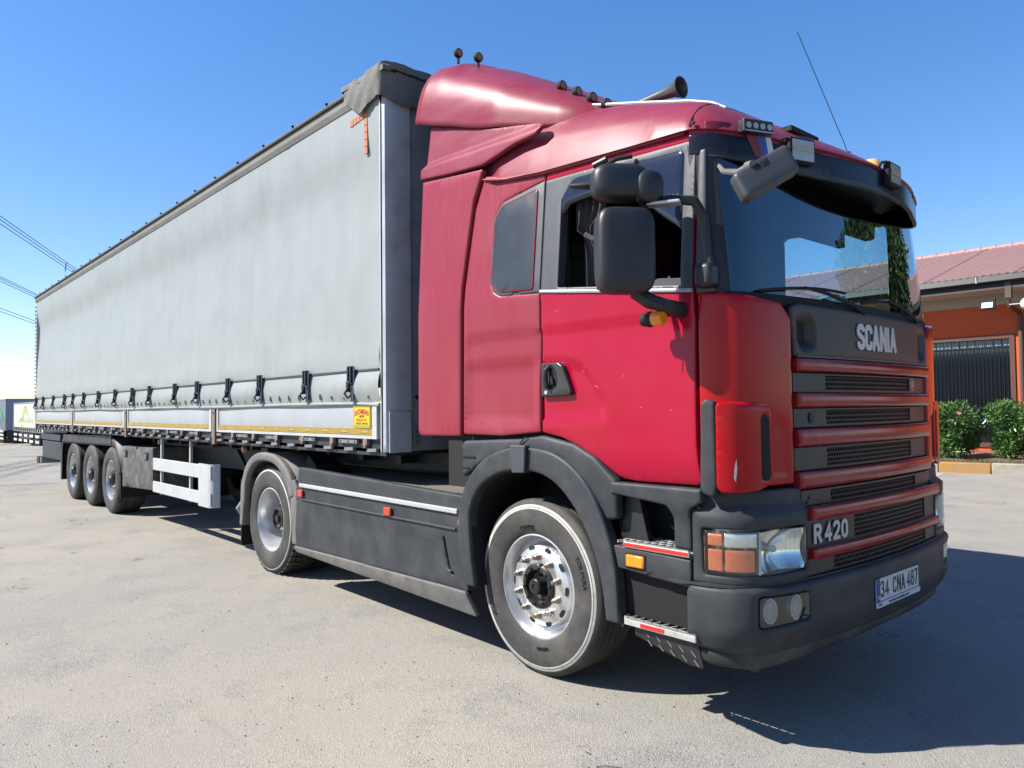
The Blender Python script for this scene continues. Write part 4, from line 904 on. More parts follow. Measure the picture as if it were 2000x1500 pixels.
NOSE = Plan(1.16, .040, 1.437, .47, 1.475)
LOW = Plan(1.14, .035, 1.475, .47, 1.51)
BMP = Plan(1.125, .000, 1.515, .52, 1.56)
VIS = Plan(1.10, .085, 1.450, .66, 1.545, .62, .50)
WS = Plan(1.14, .075, 1.40, .50, 1.455, .8, .75)

# ---- cab sides (near side real, far side mirrored)
def belt(x): return 2.205-.122*(x-.13)
def roofline(x): return 2.915-.085*(x-.13) if x < 1.13 else 2.83
win_open = arc_round([(.285, 2.200), (1.10, 2.105), (1.10, 2.730), (1.085, 2.748), (.36, 2.785), (.285, 2.69)], [.01, .01, .03, .05, .07, .05])
frame_out = arc_round([(.158, 2.197), (1.160, 2.078), (1.160, 2.785), (.158, 2.830)], [.005, .005, .04, .02])
frame_vis = arc_round([(.150, 2.193), (1.166, 2.073), (1.166, 2.790), (.150, 2.834)], [.003, .005, .04, .005])
press_side = pressed([(-.55, 1.455), (.09, 1.455), (.09, 1.795), (-.55, 1.795)], .020, .026)
press_band = lambda U, V: .008*sstep(1.985, 1.955, V)*sstep(1.80, 1.83, V)
for mir in (False, True):
    dr_out = arc_round([(.148, 1.40), (.30, 1.375), (.42, 1.335), (.56, 1.27), (.70, 1.178), (.80, 1.165), (1.19, 1.17), (1.172, 1.35), (1.168, 2.07), (1.168, 2.832), (.148, 2.880)], [.02, .1, .1, .05, .08, .02, .04, .1, .01, .05, .01])
    hnd_press = pressed(arc_round([(.10, 1.47), (.62, 1.47), (.60, 1.58), (.44, 1.775), (.10, 1.785)], [.01, .08, .1, .1, .01]), .016, .02)
    door = panel('door', dr_out, side_fn, M['red'], TK, holes=[arc_round(frame_out, 0)], step=.035, rnd=.010, thick=.035, mirror=mir,
                 relief=lambda U, V, d: hnd_press(U, V)+.010*sstep(1.98, 1.962, V)*sstep(1.60, 1.95, V)-.004*np.exp(-((V-np.array(2.165-.122*(U-.13)))/.014)**2))
    fr = panel('window_frame', frame_vis, side_at(-.003), M['frame_grey'], door, holes=[win_open], step=.03, rnd=.006, thick=.05, mirror=mir)
    slp = panel('sleeper_side', arc_round([(-.575, 1.375), (-.2, 1.372), (.135, 1.40), (.140, 2.2), (.138, 2.882), (-.42, 3.00), (-.50, 2.8), (-.56, 2.3)], [.02, .1, .01, .01, .01, .02, .1, .3]), side_fn, M['redfade'], TK,
                 holes=[arc_round([(-.305, 2.30), (-.24, 2.215), (.125, 2.19), (.128, 2.84), (-.23, 2.79), (-.30, 2.70)], [.08, .12, .004, .004, .06, .07])], step=.04, rnd=.012, thick=.03, mirror=mir,
                 relief=lambda U, V, d: press_side(U, V)+.013*sstep(1.98, 1.962, V)*sstep(1.60, 1.95, V)*sstep(-.56, -.52, U))
    fw = panel('sleeper_window', arc_round([(-.312, 2.30), (-.245, 2.21), (.141, 2.190), (.141, 2.840), (-.235, 2.790), (-.308, 2.70)], [.08, .12, .004, .004, .06, .07]), side_at(-.002), M['frame_grey'], slp, step=.1, rnd=.008, thick=.02, mirror=mir)
    lp = arc_round([(-.285, 2.30), (-.225, 2.235), (.085, 2.215), (.088, 2.80), (-.215, 2.765), (-.28, 2.70)], [.08, .12, .02, .02, .06, .07])
    panel('sleeper_window_pane', lp, side_at(-.008), M['darkwin'], fw, step=.1, rnd=.006, thick=.005, mirror=mir)
    tb_ = B(); tb_.tube([((x), (float(ys(z))-.006) if not mir else 2.5-float(ys(z))+.006, z) for x, z in lp+[lp[0]]], .0028, 5); tb_.build('window_piping', M['red'], fw)
    panel('side_deflector', arc_round([(-1.075, 1.355), (-.60, 1.362), (-.585, 2.3), (-.50, 2.85), (-.41, 3.045), (-.75, 3.08), (-1.085, 3.115), (-1.07, 2.2)], [.05, .02, .3, .2, .02, .3, .01, .3]),
          lambda U, V: (U, .035+np.clip(U+1.06, -1, 0)*0+.0*V+np.where(V > 2.17, (V-2.17)*.06, 0), V), M['redfade'], TK, step=.06, rnd=.015, thick=.025, mirror=mir)
    up_ = [(-1.045, 3.52), (-.80, 3.435), (-.3, 3.28), (.09, 3.195), (.135, 3.165), (.08, 3.12), (-.10, 3.115), (-.40, 3.06), (-.75, 3.09), (-1.09, 3.13), (-1.095, 3.20), (-1.06, 3.21)]
    panel('upper_side_deflector', arc_round(up_, [.02, .2, .3, .02, .02, .05, .1, .2, .2, .01, .005, .01]), lambda U, V: (U, .075+(V-3.1)*.10+.03*sstep(3.16-.0, 3.22, V-(-.16*0))*0, V), M['redroof'], TK, step=.02, rnd=.008, thick=.02, mirror=mir,
          relief=lambda U, V, d: .022*sstep(-.012, .022, V-(3.20-.0*(U))-(-.02+.0*U)+0)*1.0*sstep(.10, -.05, U-.0)*0+.025*sstep(-.02, .02, V-np.interp(U, [-1.1, .1], [3.225, 3.165])))
    if not mir: DOOR, SLEEP = door, slp
# dark window opening, tinted wind deflector, curtain, modelled ledge reflection
df = panel('wind_deflector', arc_round([(.275, 2.60), (.33, 2.655), (.50, 2.665), (.80, 2.60), (.97, 2.46), (1.105, 2.36), (1.118, 2.775), (.37, 2.815), (.275, 2.72)], [.01, .05, .1, .15, .1, .01, .05, .09, .06]), lambda U, V: (U, ys(V)-.006, V), M['smoke'], DOOR, step=.04, rnd=.03, thick=.004)
B().tube([(.152, float(ys(2.2))-.006, 2.192), (1.166, float(ys(2.1))-.006, 2.072)], .010, 6).build('belt_seal', M['steelblue'], DOOR)
cb = B(); rows = []
nU, nV = 26, 14
for j in range(nV+1):
    z = 2.14+(2.80-2.14)*j/nV; pinch = 1-.62*math.exp(-((z-2.47)/.07)**2); w_ = .20*pinch*(1.05-.25*(z < 2.47))
    for i in range(nU+1): t = i/nU; rows.append((.355+w_*t-.015+(.06*(z < 2.47)), .14+.018*math.sin(t*26), z))
cb.add(rows, [(j*(nU+1)+i, j*(nU+1)+i+1, (j+1)*(nU+1)+i+1, (j+1)*(nU+1)+i) for j in range(nV) for i in range(nU)])
cb.build('cab_curtain', M['curtaincloth'], TK, smooth=80)
B().box((.40, .125, 2.445), (.50, .165, 2.475), rot=Matrix.Rotation(.5, 3, 'Y')).build('curtain_tie', M['curtaincloth'], TK, bevel=.008)
B().box((.98, .105, 2.09), (.99, .115, 2.17)).prism([(.80, 2.125), (1.12, 2.09), (1.12, 2.14), (.95, 2.16)], 'y', .07, .075).build('door_ledge_reflection', M['frame_grey'], DOOR, smooth=0)  # solid grey pieces standing in for the door ledge's reflection
for xg, z0g, z1g in ((.144, 1.40, 2.86), (1.172, 1.19, 2.80)):
    B().box((xg-.03, .080, z0g), (xg+.03, .084, 2.17)).build('door_gap_blackout', M['black'], TK, smooth=0); B().box((xg-.03, .140, 2.17), (xg+.03, .144, z1g-.02)).build('door_gap_blackout', M['black'], TK, smooth=0)  # black strips added behind the door gaps to keep light out
# ---- door handle
hb = panel('door_handle', arc_round([(.158, 1.598), (.40, 1.605), (.325, 1.765), (.29, 1.785), (.158, 1.785)], [.005, .03, .03, .02, .005]), side_at(-.014), pm('handle_black', (.035, .033, .034), .3, coat=.3), DOOR, step=.03, rnd=.008, thick=.02,
           relief=pressed_r if False else (lambda U, V, d: pressed(arc_round([(.18, 1.64), (.28, 1.645), (.255, 1.765), (.19, 1.77)], .02), .010, .012)(U, V)))
panel('handle_well', arc_round([(.182, 1.642), (.278, 1.647), (.253, 1.763), (.192, 1.768)], .02), side_at(-.0055), M['black'], hb, step=.05, rnd=0, thick=.002)
B().tube([(.222, .030, 1.765), (.214, .008, 1.74), (.212, .006, 1.69), (.218, .010, 1.655), (.225, .04, 1.645)], [.012, .015, .016, .016, .012], 8).build('grip', M['darkplastic'], hb)
B().tube([(.235, .052, 1.72), (.245, .022, 1.70), (.255, .022, 1.67), (.258, .05, 1.65)], [.006, .010, .010, .006], 8).build('finger_guard', M['darkplastic'], hb)
B().tube([(.200, .034, 1.622), (.200, .022, 1.622)], .011, 12).build('lock', M['alu'], hb)
P_ = np.random.RandomState(17)
for k in range(16):
    x, z, L, a = P_.uniform(.2, 1.1), P_.uniform(1.3, 2.1), P_.uniform(.008, .045), P_.normal(0, .35); dx, dz = L*math.cos(a), L*math.sin(a)
    panel('paint_scratch', [(x, z), (x+dx, z+dz), (x+dx, z+dz+.0009), (x, z+.0012)], side_at(-.0008), M['redfade'] if k % 3 else M['whitealu'], DOOR, step=.05, rnd=0, thick=.0005)
for k in range(4):
    x, z, L = P_.uniform(-.24, .06), P_.uniform(2.28, 2.7), P_.uniform(.01, .05)
    panel('pane_scratch', [(x, z), (x+L, z+L*.1*P_.normal()), (x+L, z+.0008), (x, z+.0008)], side_at(-.0145), M['fender'], SLEEP, step=.05, rnd=0, thick=.0005)
# ---- A pillar
for mir in (False, True):
    pA = panel('pillar_cover', arc_round([(1.178, 2.055), (1.262, 2.055), (1.225, 2.44), (1.215, 2.735), (1.176, 2.735)], .008), lambda U, V: (U, ys(V)+.004+np.clip((U-1.19)/.07, 0, 1)**2*.03, V), M['frame_grey'], TK, step=.04, rnd=.008, thick=.03, mirror=mir)
    WS_l = WS.fn(0, .10, 2.03)
    s0 = .06
    panel('windscreen_pillar', [(.055, 2.03), (.20, 2.03), (.20, 2.78), (.055, 2.78)], WS_l, M['darkplastic'], TK, step=.05, rnd=.006, thick=.05, mirror=mir)
# ---- windscreen
T2 = WS.T*2
panel('windscreen', arc_round([(.185, 2.035), (T2-.185, 2.035), (T2-.185, 2.80), (.185, 2.80)], .03), WS.fn(.004, .10, 2.03), M['glass'], TK, step=.06, rnd=0, thick=.004, smooth=80)
panel('windscreen_seal', arc_round([(.15, 2.0), (T2-.15, 2.0), (T2-.15, 2.06), (.15, 2.06)], .01), WS.fn(.006, .10, 2.03), M['black'], TK, step=.06, rnd=.004, thick=.01)
panel('windscreen_header', arc_round([(.15, 2.77), (T2-.15, 2.77), (T2-.15, 2.87), (.15, 2.87)], .01), WS.fn(.002, .10, 2.03), M['maroon_s'], TK, step=.06, rnd=.004, thick=.02)
# ---- nose corner panels (red), bonnet panel (black), grille
sg = NOSE.at_y(.452)
for mir in (False, True):
    s_r = .028; panel('corner_panel', arc_round([(s_r, 1.175), (sg-.01, 1.17), (sg-.012, 1.95), (sg-.09, 2.015), (s_r, 2.062)], [.03, .02, .05, .06, .01]), NOSE.fn(0), M['redfront'], TK, step=.03, rnd=.014, thick=.03, mirror=mir, relief=lambda U, V, d: pressed(arc_round([(.36, 1.20), (.505, 1.20), (.49, 1.475), (.36, 1.485)], .03), .007, .02)(U, V))
    ear_fn = lambda o: (lambda U, V: NOSE.fn(o+.003+.036*(1-sstep(.15, .37, U)))(U, V))
    ear = panel('corner_air_duct', arc_round([(.115, 1.150), (.30, 1.155), (.395, 1.185), (.39, 1.50), (.375, 1.535), (.115, 1.552)], [.04, .05, .03, .02, .01, .02]), ear_fn(0), M['redfront'], TK,
                holes=[arc_round([(.318, 1.20), (.372, 1.205), (.366, 1.47), (.345, 1.505), (.318, 1.48)], .022)], step=.022, rnd=.007, thick=.035, mirror=mir)
    panel('duct_top', [(.12, 1.548), (.37, 1.532), (.37, 1.545), (.12, 1.562)], lambda U, V: NOSE.fn(.003+.036*(1-sstep(.15, .37, U))*np.clip((1.566-V)/.02, 0, 1))(U, V), M['redfront'], ear, step=.03, rnd=0, thick=.01, mirror=mir)
    panel('duct_void', [(.31, 1.19), (.38, 1.19), (.375, 1.51), (.31, 1.51)], NOSE.fn(.0025), M['black'], ear, step=.05, rnd=0, thick=.002, mirror=mir)
    panel('duct_edge', arc_round([(.044, 1.145), (.105, 1.128), (.117, 1.18), (.113, 1.556), (.075, 1.572), (.052, 1.55)], [.05, .02, .02, .02, .02, .04]), NOSE.fn(.036), M['plastic'], ear, step=.02, rnd=.012, thick=.04, mirror=mir)
    for z in (1.27, 1.34, 1.41): panel('duct_fin', [(.315, z), (.375, z+.002), (.375, z+.006), (.315, z+.004)], ear_fn(-.006), M['plastic'], ear, step=.05, rnd=0, thick=.006, mirror=mir)
    if not mir: sc_ = panel('paint_scrape', [(.183, 1.20), (.189, 1.26), (.187, 1.30), (.180, 1.26), (.177, 1.22)], ear_fn(.0012), M['whitealu'], ear, step=.05, rnd=0, thick=.001)
TN = NOSE.T*2; g0, g1 = NOSE.at_y(.455), TN-NOSE.at_y(.455)
def recess_wells(U, V, d):
    out = 0
    for a, c_ in ((NOSE.at_y(.50), NOSE.at_y(.60)), (TN-NOSE.at_y(.60), TN-NOSE.at_y(.50))):
        out = out+pressed(arc_round([(a, 1.815), (c_, 1.815), (c_, 1.945), (a, 1.945)], .015), .05, .012)(U, V)
    return out
hood = panel('front_lid', arc_round([(g0, 1.768), (g1, 1.768), (g1, 1.95), (g1-.05, 2.015), (g0+.03, 2.02), (g0-.03, 2.0)], [.01, .01, .05, .05, .05, .02]), NOSE.fn(.004), M['darkplastic'], TK, step=.03, rnd=.01, thick=.03, relief=recess_wells)
panel('lid_lip', [(g0+.01, 1.764), (g1-.01, 1.764), (g1-.01, 1.774), (g0+.01, 1.774)], NOSE.fn(.012), M['frame_grey'], hood, step=.1, rnd=0, thick=.02)
for y in (.548, 1.952):
    a = NOSE.at_y(y); panel('grab_recess', arc_round([(a-.045, 1.825), (a+.045, 1.825), (a+.045, 1.935), (a-.045, 1.935)], .015), NOSE.fn(-.035), M['black'], hood, step=.05, rnd=0, thick=.004)
def nose_text(P, sc_u, z0, out): 
    f_ = P.fn(0)
    def fn(p, q, w_):
        x, y, z = P.fn(out+w_)(np.array([sc_u+p]), np.array([z0+q])); return float(x[0]), float(y[0]), float(z[0])
    return fn
for k_, (c_, u_) in enumerate(zip('SCANIA', (-.205, -.118, -.032, .060, .125, .192))): strokes(c_, 'front_letter', .136, .064, .01, .029, M['lettering'], hood, nose_text(NOSE, NOSE.at_y(1.265)+u_, 1.888, .006), .006)
# honeycomb mesh panels
def honey(name, P, s0, s1, z0, z1, out, parent, p=.026):
    bm_v, bm_f = [], []; r_o, r_i = p/1.732, p/1.732*.80
    rows = int((z1-z0)/(p*.866)); cols = int((s1-s0)/p)
    U, V = [], []
    for j in range(rows):
        for i in range(cols):
            cu = s0+p*(i+.5+.5*(j % 2)); cv = z0+p*.866*(j+.5)
            n0 = len(U)
            for rr_, o_ in ((r_o, 0), (r_i, 0), (r_i, -1)):
                for k in range(6): a = PI/6+k*PI/3; U.append(cu+rr_*math.cos(a)); V.append(cv+rr_*math.sin(a)); 
            for k in range(6): k2 = (k+1) % 6; bm_f += [(n0+k, n0+k2, n0+6+k2, n0+6+k), (n0+6+k, n0+6+k2, n0+12+k2, n0+12+k)]
    U, V = np.array(U), np.array(V); x, y, z = P.fn(out)(U, V); x2, y2, z2 = P.fn(out-.012)(U, V)
    dp = np.tile(np.array([0]*12+[1]*6, bool), len(U)//18); x = np.where(dp, x2, x); y = np.where(dp, y2, y)
    b = B(); b.v = list(zip(x, y, z)); b.f = bm_f; b.m = [0]*len(bm_f); b.build(name, M['darkplastic'], parent, smooth=0)
gl0, gl1 = NOSE.at_y(.735), NOSE.at_y(1.765)
backing = panel('grille_backing', [(g0, .95), (g1, .95), (g1, 1.79), (g0, 1.79)], NOSE.fn(-.045), M['black'], TK, step=.1, rnd=0, thick=.01)
grille_rows = [(1.600, 1.690), (1.432, 1.520), (1.228, 1.335)]
for z0, z1 in grille_rows:
    gp_ = panel('grille_panel', arc_round([(g0+.004, z0), (g1-.004, z0), (g1-.004, z1), (g0+.004, z1)], .004), NOSE.fn(-.014), M['darkplastic'], TK, holes=[[(gl0, z0+.012), (gl1, z0+.012), (gl1, z1-.008), (gl0, z1-.008)]], step=.05, rnd=0, thick=.02, relief=None)
    honey('honeycomb_mesh', NOSE, gl0-.008, gl1+.004, z0+.006, z1-.002, -.019, gp_)
for z0, z1 in ((1.693, 1.762), (1.522, 1.598), (1.338, 1.428), (1.140, 1.226)):
    bt, bb_ = z1-.002, z0+.004
    panel('grille_bar', arc_round([(g0+.006, bb_), (g1-.006, bb_), (g1-.006, bt), (g0+.006, bt)], .008), NOSE.fn(.022), M['redbar'], TK, step=.02, rnd=.010, thick=.045, relief=lambda U, V, d, a=bb_, c=bt: .005*(1-np.sin(np.clip((V-a)/(c-a), 0, 1)*PI)))
# round emblem on the upper grille, right
f_e = nose_text(NOSE, NOSE.at_y(1.80), 1.648, -.012)
eb = B()
for r0_, r1_, n_ in ((.032, .037, 24),):
    ring = [f_e(r0_*math.cos(2*PI*k/n_), r0_*math.sin(2*PI*k/n_), .004) for k in range(n_)]+[f_e(r1_*math.cos(2*PI*k/n_), r1_*math.sin(2*PI*k/n_), .004) for k in range(n_)]; eb.add(ring, [(k, (k+1) % n_, n_+(k+1) % n_, n_+k) for k in range(n_)])
em = eb.build('round_emblem', M['lettering'], TK, smooth=0)
for pl_ in ([(-.015, -.012), (-.004, -.02), (.004, -.006), (.012, -.016), (.020, -.004), (.010, .004), (.018, .016), (.006, .022), (.0, .010), (-.010, .018), (-.016, .006), (-.006, .0)],):
    B().add([f_e(p, q, .004) for p, q in pl_], [tuple(range(len(pl_)))]).build('emblem_figure', M['lettering'], em, smooth=0)
# small badge remains on second grille row
f_s = nose_text(NOSE, NOSE.at_y(.60), 1.475, -.010); B().add([f_s(.022*math.cos(a), .028*math.sin(a), .001) for a in np.linspace(0, 2*PI, 17)[:-1]], [tuple(range(16))]).build('badge_mark', M['plastic'], TK, smooth=0)
# ---- lower front: headlamp housings, lower grille, bumper
TL = LOW.T*2; l0 = LOW.at_y(.475)
for mir in (False, True):
    f_low = lambda U, V: (lambda q: (q[0]-.030*sstep(1.055, 1.085, V)*1.0, q[1]+.028*sstep(1.055, 1.085, V), q[2]))(LOW.fn(0)(U, V))
    hs = panel('headlamp_surround', arc_round([(.0, .735), (l0, .735), (l0+.005, 1.06), (l0-.03, 1.155), (.03, 1.155), (.0, 1.06)], [.01, .02, .05, .02, .02, .05]), f_low, M['plastic'], TK,
               holes=[arc_round([(.06, .780), (l0-.02, .782), (l0-.02, .985), (.05, .985)], .015)], step=.03, rnd=.012, thick=.05, mirror=mir)
    a0, a1, a2 = .065, LOW.at_y(.165), l0-.028
    M.setdefault('bowl', pm('mirror_bowl', (.82, .82, .80), .12, 1))
    hl = panel('headlight', [(a0-.01, .775), (l0-.01, .775), (l0-.01, .99), (a0-.01, .99)], LOW.fn(-.085), M['reflector'], TK, step=.05, rnd=0, thick=.01, mirror=mir)
    for (p0, p1, q0, q1, mt, nm) in ((a0+.010, a0+.080, .910, .962, 'orangelens', 'indicator'), (a0+.09, a1-.008, .905, .968, 'reflector', 'side_reflector'), (a0+.010, a0+.080, .797, .893, 'orangelens', 'indicator'), (a0+.092, a1-.022, .797, .893, 'orangelens', 'indicator')):
        panel(nm, arc_round([(p0, q0), (p1, q0), (p1, q1), (p0, q1)], .006), LOW.fn(-.012), M[mt], hl, step=.05, rnd=.004, thick=.02, mirror=mir)
    bs = (a1+a2)/2; hx = panel('lamp_bowl', arc_round([(a1+.006, .79), (a2, .79), (a2, .972), (a1+.006, .972)], .01), LOW.fn(-.01), M['bowl'], hl, step=.012, rnd=0, thick=.01, mirror=mir, smooth=80,
               relief=lambda U, V, d, bs=bs: .075*(1-np.clip(((U-bs)/.17)**2+((V-.88)/.13)**2, 0, 1))+.002*sstep(.3, .7, np.sin(U*700)*.5+.5)*0)
    panel('bulb_shield', [(bs-.02+.016*math.cos(t), .885+.016*math.sin(t)) for t in np.linspace(0, 2*PI, 15)[:-1]], LOW.fn(-.045), M['alu'], hl, step=.02, rnd=.006, thick=.03, mirror=mir)
    for k_ in range(9): u_ = a1+.02+k_*(a2-a1-.03)/8.5; panel('lens_rib', [(u_, .79), (u_+.0022, .79), (u_+.0022, .972), (u_, .972)], LOW.fn(.0015), M['sideglass'], hl, step=.2, rnd=0, thick=.002, mirror=mir)
    panel('divider', [(a1-.005, .785), (a1+.004, .785), (a1+.004, .975), (a1-.005, .975)], LOW.fn(-.004), M['alu'], hl, step=.05, rnd=0, thick=.03, mirror=mir)
    panel('lamp_lens', arc_round([(a0-.002, .784), (l0-.024, .786), (l0-.024, .981), (a0-.004, .981)], .012), LOW.fn(.004), M['sideglass'], hl, step=.04, rnd=.008, thick=.004, mirror=mir, smooth=80)
    if not mir: HS = hs
lg0, lg1 = LOW.at_y(.48), TL-LOW.at_y(.48)
panel('lower_grille_backing', [(lg0-.03, .73), (lg1+.03, .73), (lg1+.03, 1.16), (lg0-.03, 1.16)], LOW.fn(-.06), M['black'], TK, step=.1, rnd=0, thick=.01)
ugp = panel('grille_panel', arc_round([(lg0-.01, 1.065), (lg1+.01, 1.065), (lg1+.01, 1.135), (lg0-.01, 1.135)], .006), LOW.fn(-.03), M['darkplastic'], TK, holes=[[(LOW.at_y(.72), 1.072), (LOW.at_y(1.76), 1.072), (LOW.at_y(1.76), 1.125), (LOW.at_y(.72), 1.125)]], step=.05, rnd=0, thick=.03)
honey('honeycomb_mesh', LOW, LOW.at_y(.72)-.008, LOW.at_y(1.76), 1.07, 1.135, -.036, ugp)
for k in (-.02, .0): 
    q = nose_text(LOW, LOW.at_y(.53)+k, 1.10+k, -.028); B().add([q(.008*math.cos(a), .008*math.sin(a), .001) for a in np.linspace(0, 2*PI, 9)[:-1]], [tuple(range(8))]).build('screw_hole', M['black'], ugp, smooth=0)
lgp = panel('grille_panel', arc_round([(lg0, .872), (lg1, .872), (lg1, .998), (lg0, .998)], .004), LOW.fn(-.008), M['darkplastic'], TK, holes=[[(LOW.at_y(.90), .882), (LOW.at_y(1.84), .882), (LOW.at_y(1.84), .99), (LOW.at_y(.90), .99)]], step=.05, rnd=0, thick=.02)
honey('honeycomb_mesh', LOW, LOW.at_y(.90)-.008, LOW.at_y(1.84), .878, .995, -.013, lgp)
lgq = panel('grille_panel', arc_round([(lg0, .745), (lg1, .745), (lg1, .818), (lg0, .818)], .004), LOW.fn(-.008), M['darkplastic'], TK, holes=[[(LOW.at_y(.70), .755), (LOW.at_y(1.84), .755), (LOW.at_y(1.84), .812), (LOW.at_y(.70), .812)]], step=.05, rnd=0, thick=.02)
honey('honeycomb_mesh', LOW, LOW.at_y(.70)-.008, LOW.at_y(1.84), .75, .818, -.013, lgq)
for z0, z1 in ((1.0, 1.062), (.820, .872)):
    panel('grille_bar', arc_round([(lg0+.006, z0), (lg1-.006, z0), (lg1-.006, z1), (lg0+.006, z1)], .008), LOW.fn(.028), M['redbar'], TK, step=.02, rnd=.009, thick=.05, relief=lambda U, V, d, a=z0, c=z1: .004*(1-np.sin(np.clip((V-a)/(c-a), 0, 1)*PI)))
for c_, u_ in zip('R420', (-.135, -.045, .030, .105)): strokes(c_, 'model_letter', .092, .050, .01, .018, M['lettering'], lgp, nose_text(LOW, LOW.at_y(.685)+u_, .934, -.004), .005)
# bumper
TB_ = BMP.T*2
def bmp_fn(out=0):
    def f_(U, V):
        x, y, z = BMP.fn(out)(U, V); z = np.asarray(z, float)
        tuck = .05*np.clip((.53-z)/.12, 0, 1)**2+.012*sstep(.515, .50, z); top = .035*np.clip((z-.70)/.05, 0, 1)**2
        k = tuck+top; s_ = np.clip((1.25-y)/1.25, -1, 1); return x-k, y+k*np.sign(s_)*np.clip(abs(s_)*1.2-.4, 0, 1), z
    return f_
fog_a, fog_b = BMP.at_y(.13), BMP.at_y(.43)
bumper = panel('bumper', arc_round([(.0, .50), (.05, .44), (.30, .415), (1.0, .42), (TB_-1.0, .42), (TB_-.30, .415), (TB_-.05, .44), (TB_, .50), (TB_, .70), (TB_-.03, .742), (BMP.T, .748), (.03, .742), (.0, .70)], [.03, .06, .1, .1, .1, .1, .06, .03, .04, .02, .1, .02, .04]), bmp_fn(), M['plastic'], TK,
               holes=[arc_round([(fog_a, .555), (fog_b, .568), (fog_b, .688), (fog_a, .695)], .02), arc_round([(TB_-fog_b, .568), (TB_-fog_a, .555), (TB_-fog_a, .695), (TB_-fog_b, .688)], .02)], step=.035, rnd=.02, thick=.06)
panel('bumper_top', [(.02, 0), (TB_-.02, 0), (TB_-.02, .11), (.02, .11)], lambda U, V: (lambda q: (q[0], q[1], 0*U+.738-.0*V))(BMP.fn(0)(U, 0*U)) if False else (BMP.fn(0)(U, 0*U)[0]-.03-V*.8, BMP.fn(0)(U, 0*U)[1]+V*.0, .742+0*V), M['plastic'], TK, step=.06, rnd=0, thick=.01)
for (a, c_) in ((fog_a, fog_b), (TB_-fog_b, TB_-fog_a)):
    fg = panel('fog_light', [(a-.01, .55), (c_+.01, .55), (c_+.01, .70), (a-.01, .70)], bmp_fn(-.05), M['black'], TK, step=.05, rnd=0, thick=.01)
    for k in (.22, .74):
        cs_ = a+(c_-a)*k; panel('lamp', [(cs_+.036*math.cos(t), .626+.052*math.sin(t)) for t in np.linspace(0, 2*PI, 21)[:-1]], bmp_fn(-.012), M['lampglass'], fg, step=.02, rnd=.012, thick=.03)
        panel('lamp_ring', [(cs_+.040*math.cos(t), .626+.056*math.sin(t)) for t in np.linspace(0, 2*PI, 21)[:-1]], bmp_fn(-.018), M['alu'], fg, holes=[[(cs_+.033*math.cos(t), .626+.048*math.sin(t)) for t in np.linspace(0, 2*PI, 21)[:-1]]], step=.02, rnd=0, thick=.02)
    panel('lamp_glass', arc_round([(a+.004, .56), (c_-.004, .572), (c_-.004, .685), (a+.004, .69)], .02), bmp_fn(-.008), M['sideglass'], fg, step=.05, rnd=0, thick=.003)
panel('bumper_lip', arc_round([(.06, .385), (.40, .352), (BMP.T, .375), (TB_-.40, .352), (TB_-.06, .385), (TB_-.08, .445), (BMP.T, .445), (.08, .445)], .03), lambda U, V: (lambda q: (q[0]-.075, q[1]+.05*np.sign(1.25-q[1])*np.clip(abs(1.25-q[1])-.7, 0, 1), q[2]))(BMP.fn(0)(U, V)), pm('worn_black_rubber', (.03, .03, .032), .6, dirt=DUST, dscale=4, damt=.35), TK, step=.05, rnd=.02, thick=.05)
# number plate
px0, px1 = BMP.at_y(.99), BMP.at_y(1.51)
def plate_fn(o): 
    xa = 1.556
    def fn(p, q, w_): return (xa+o+w_, 1.25+p, .602+q)
    return fn
ho = B().box((1.545, .975, .530), (1.556, 1.525, .668)).build('plate_holder', M['black'], TK, smooth=0)
pl = B().box((1.556, .985, .548), (1.560, 1.515, .660)).build('number_plate', M['plate_white'], TK, smooth=0)
B().box((1.5602, .985, .548), (1.5608, 1.025, .660)).build('country_band', M['plate_blue'], pl, smooth=0)
text('TR', 'plate_lettering', .026, M['white'], pl, lambda p, q, w_: (1.561+w_, 1.005+p, .567+q), .85, .0006, .0006)
for c_, u_ in zip('34', (-0.028, 0.028)): strokes(c_, 'plate_letter', .082, .036, .01, .0105, M['ink'], pl, lambda p, q, w_, u_=u_: (1.5602+w_, 1.08+u_+p, .605+q), .001)
for c_, u_ in zip('CNA', (-0.054, 0, 0.054)): strokes(c_, 'plate_letter', .082, .036, .01, .0105, M['ink'], pl, lambda p, q, w_, u_=u_: (1.5602+w_, 1.255+u_+p, .605+q), .001)
for c_, u_ in zip('487', (-0.05, 0, 0.05)): strokes(c_, 'plate_letter', .082, .036, .01, .0105, M['ink'], pl, lambda p, q, w_, u_=u_: (1.5602+w_, 1.43+u_+p, .605+q), .001)
B().box((1.556, .983, .520), (1.566, 1.519, .546)).build('holder_strip', M['plate_white'], pl, smooth=0)
text('www.kayaotomotivplaka.com.tr', 'strip_lettering', .020, M['inkblue'], pl, lambda p, q, w_: (1.5664+w_, 1.24+p, .534+q), 1, .0004, .0006)
text('TİRSAN', 'strip_lettering', .014, M['inkblue'], pl, lambda p, q, w_: (1.5664+w_, 1.012+p, .534+q), .8, .0003, .0006)

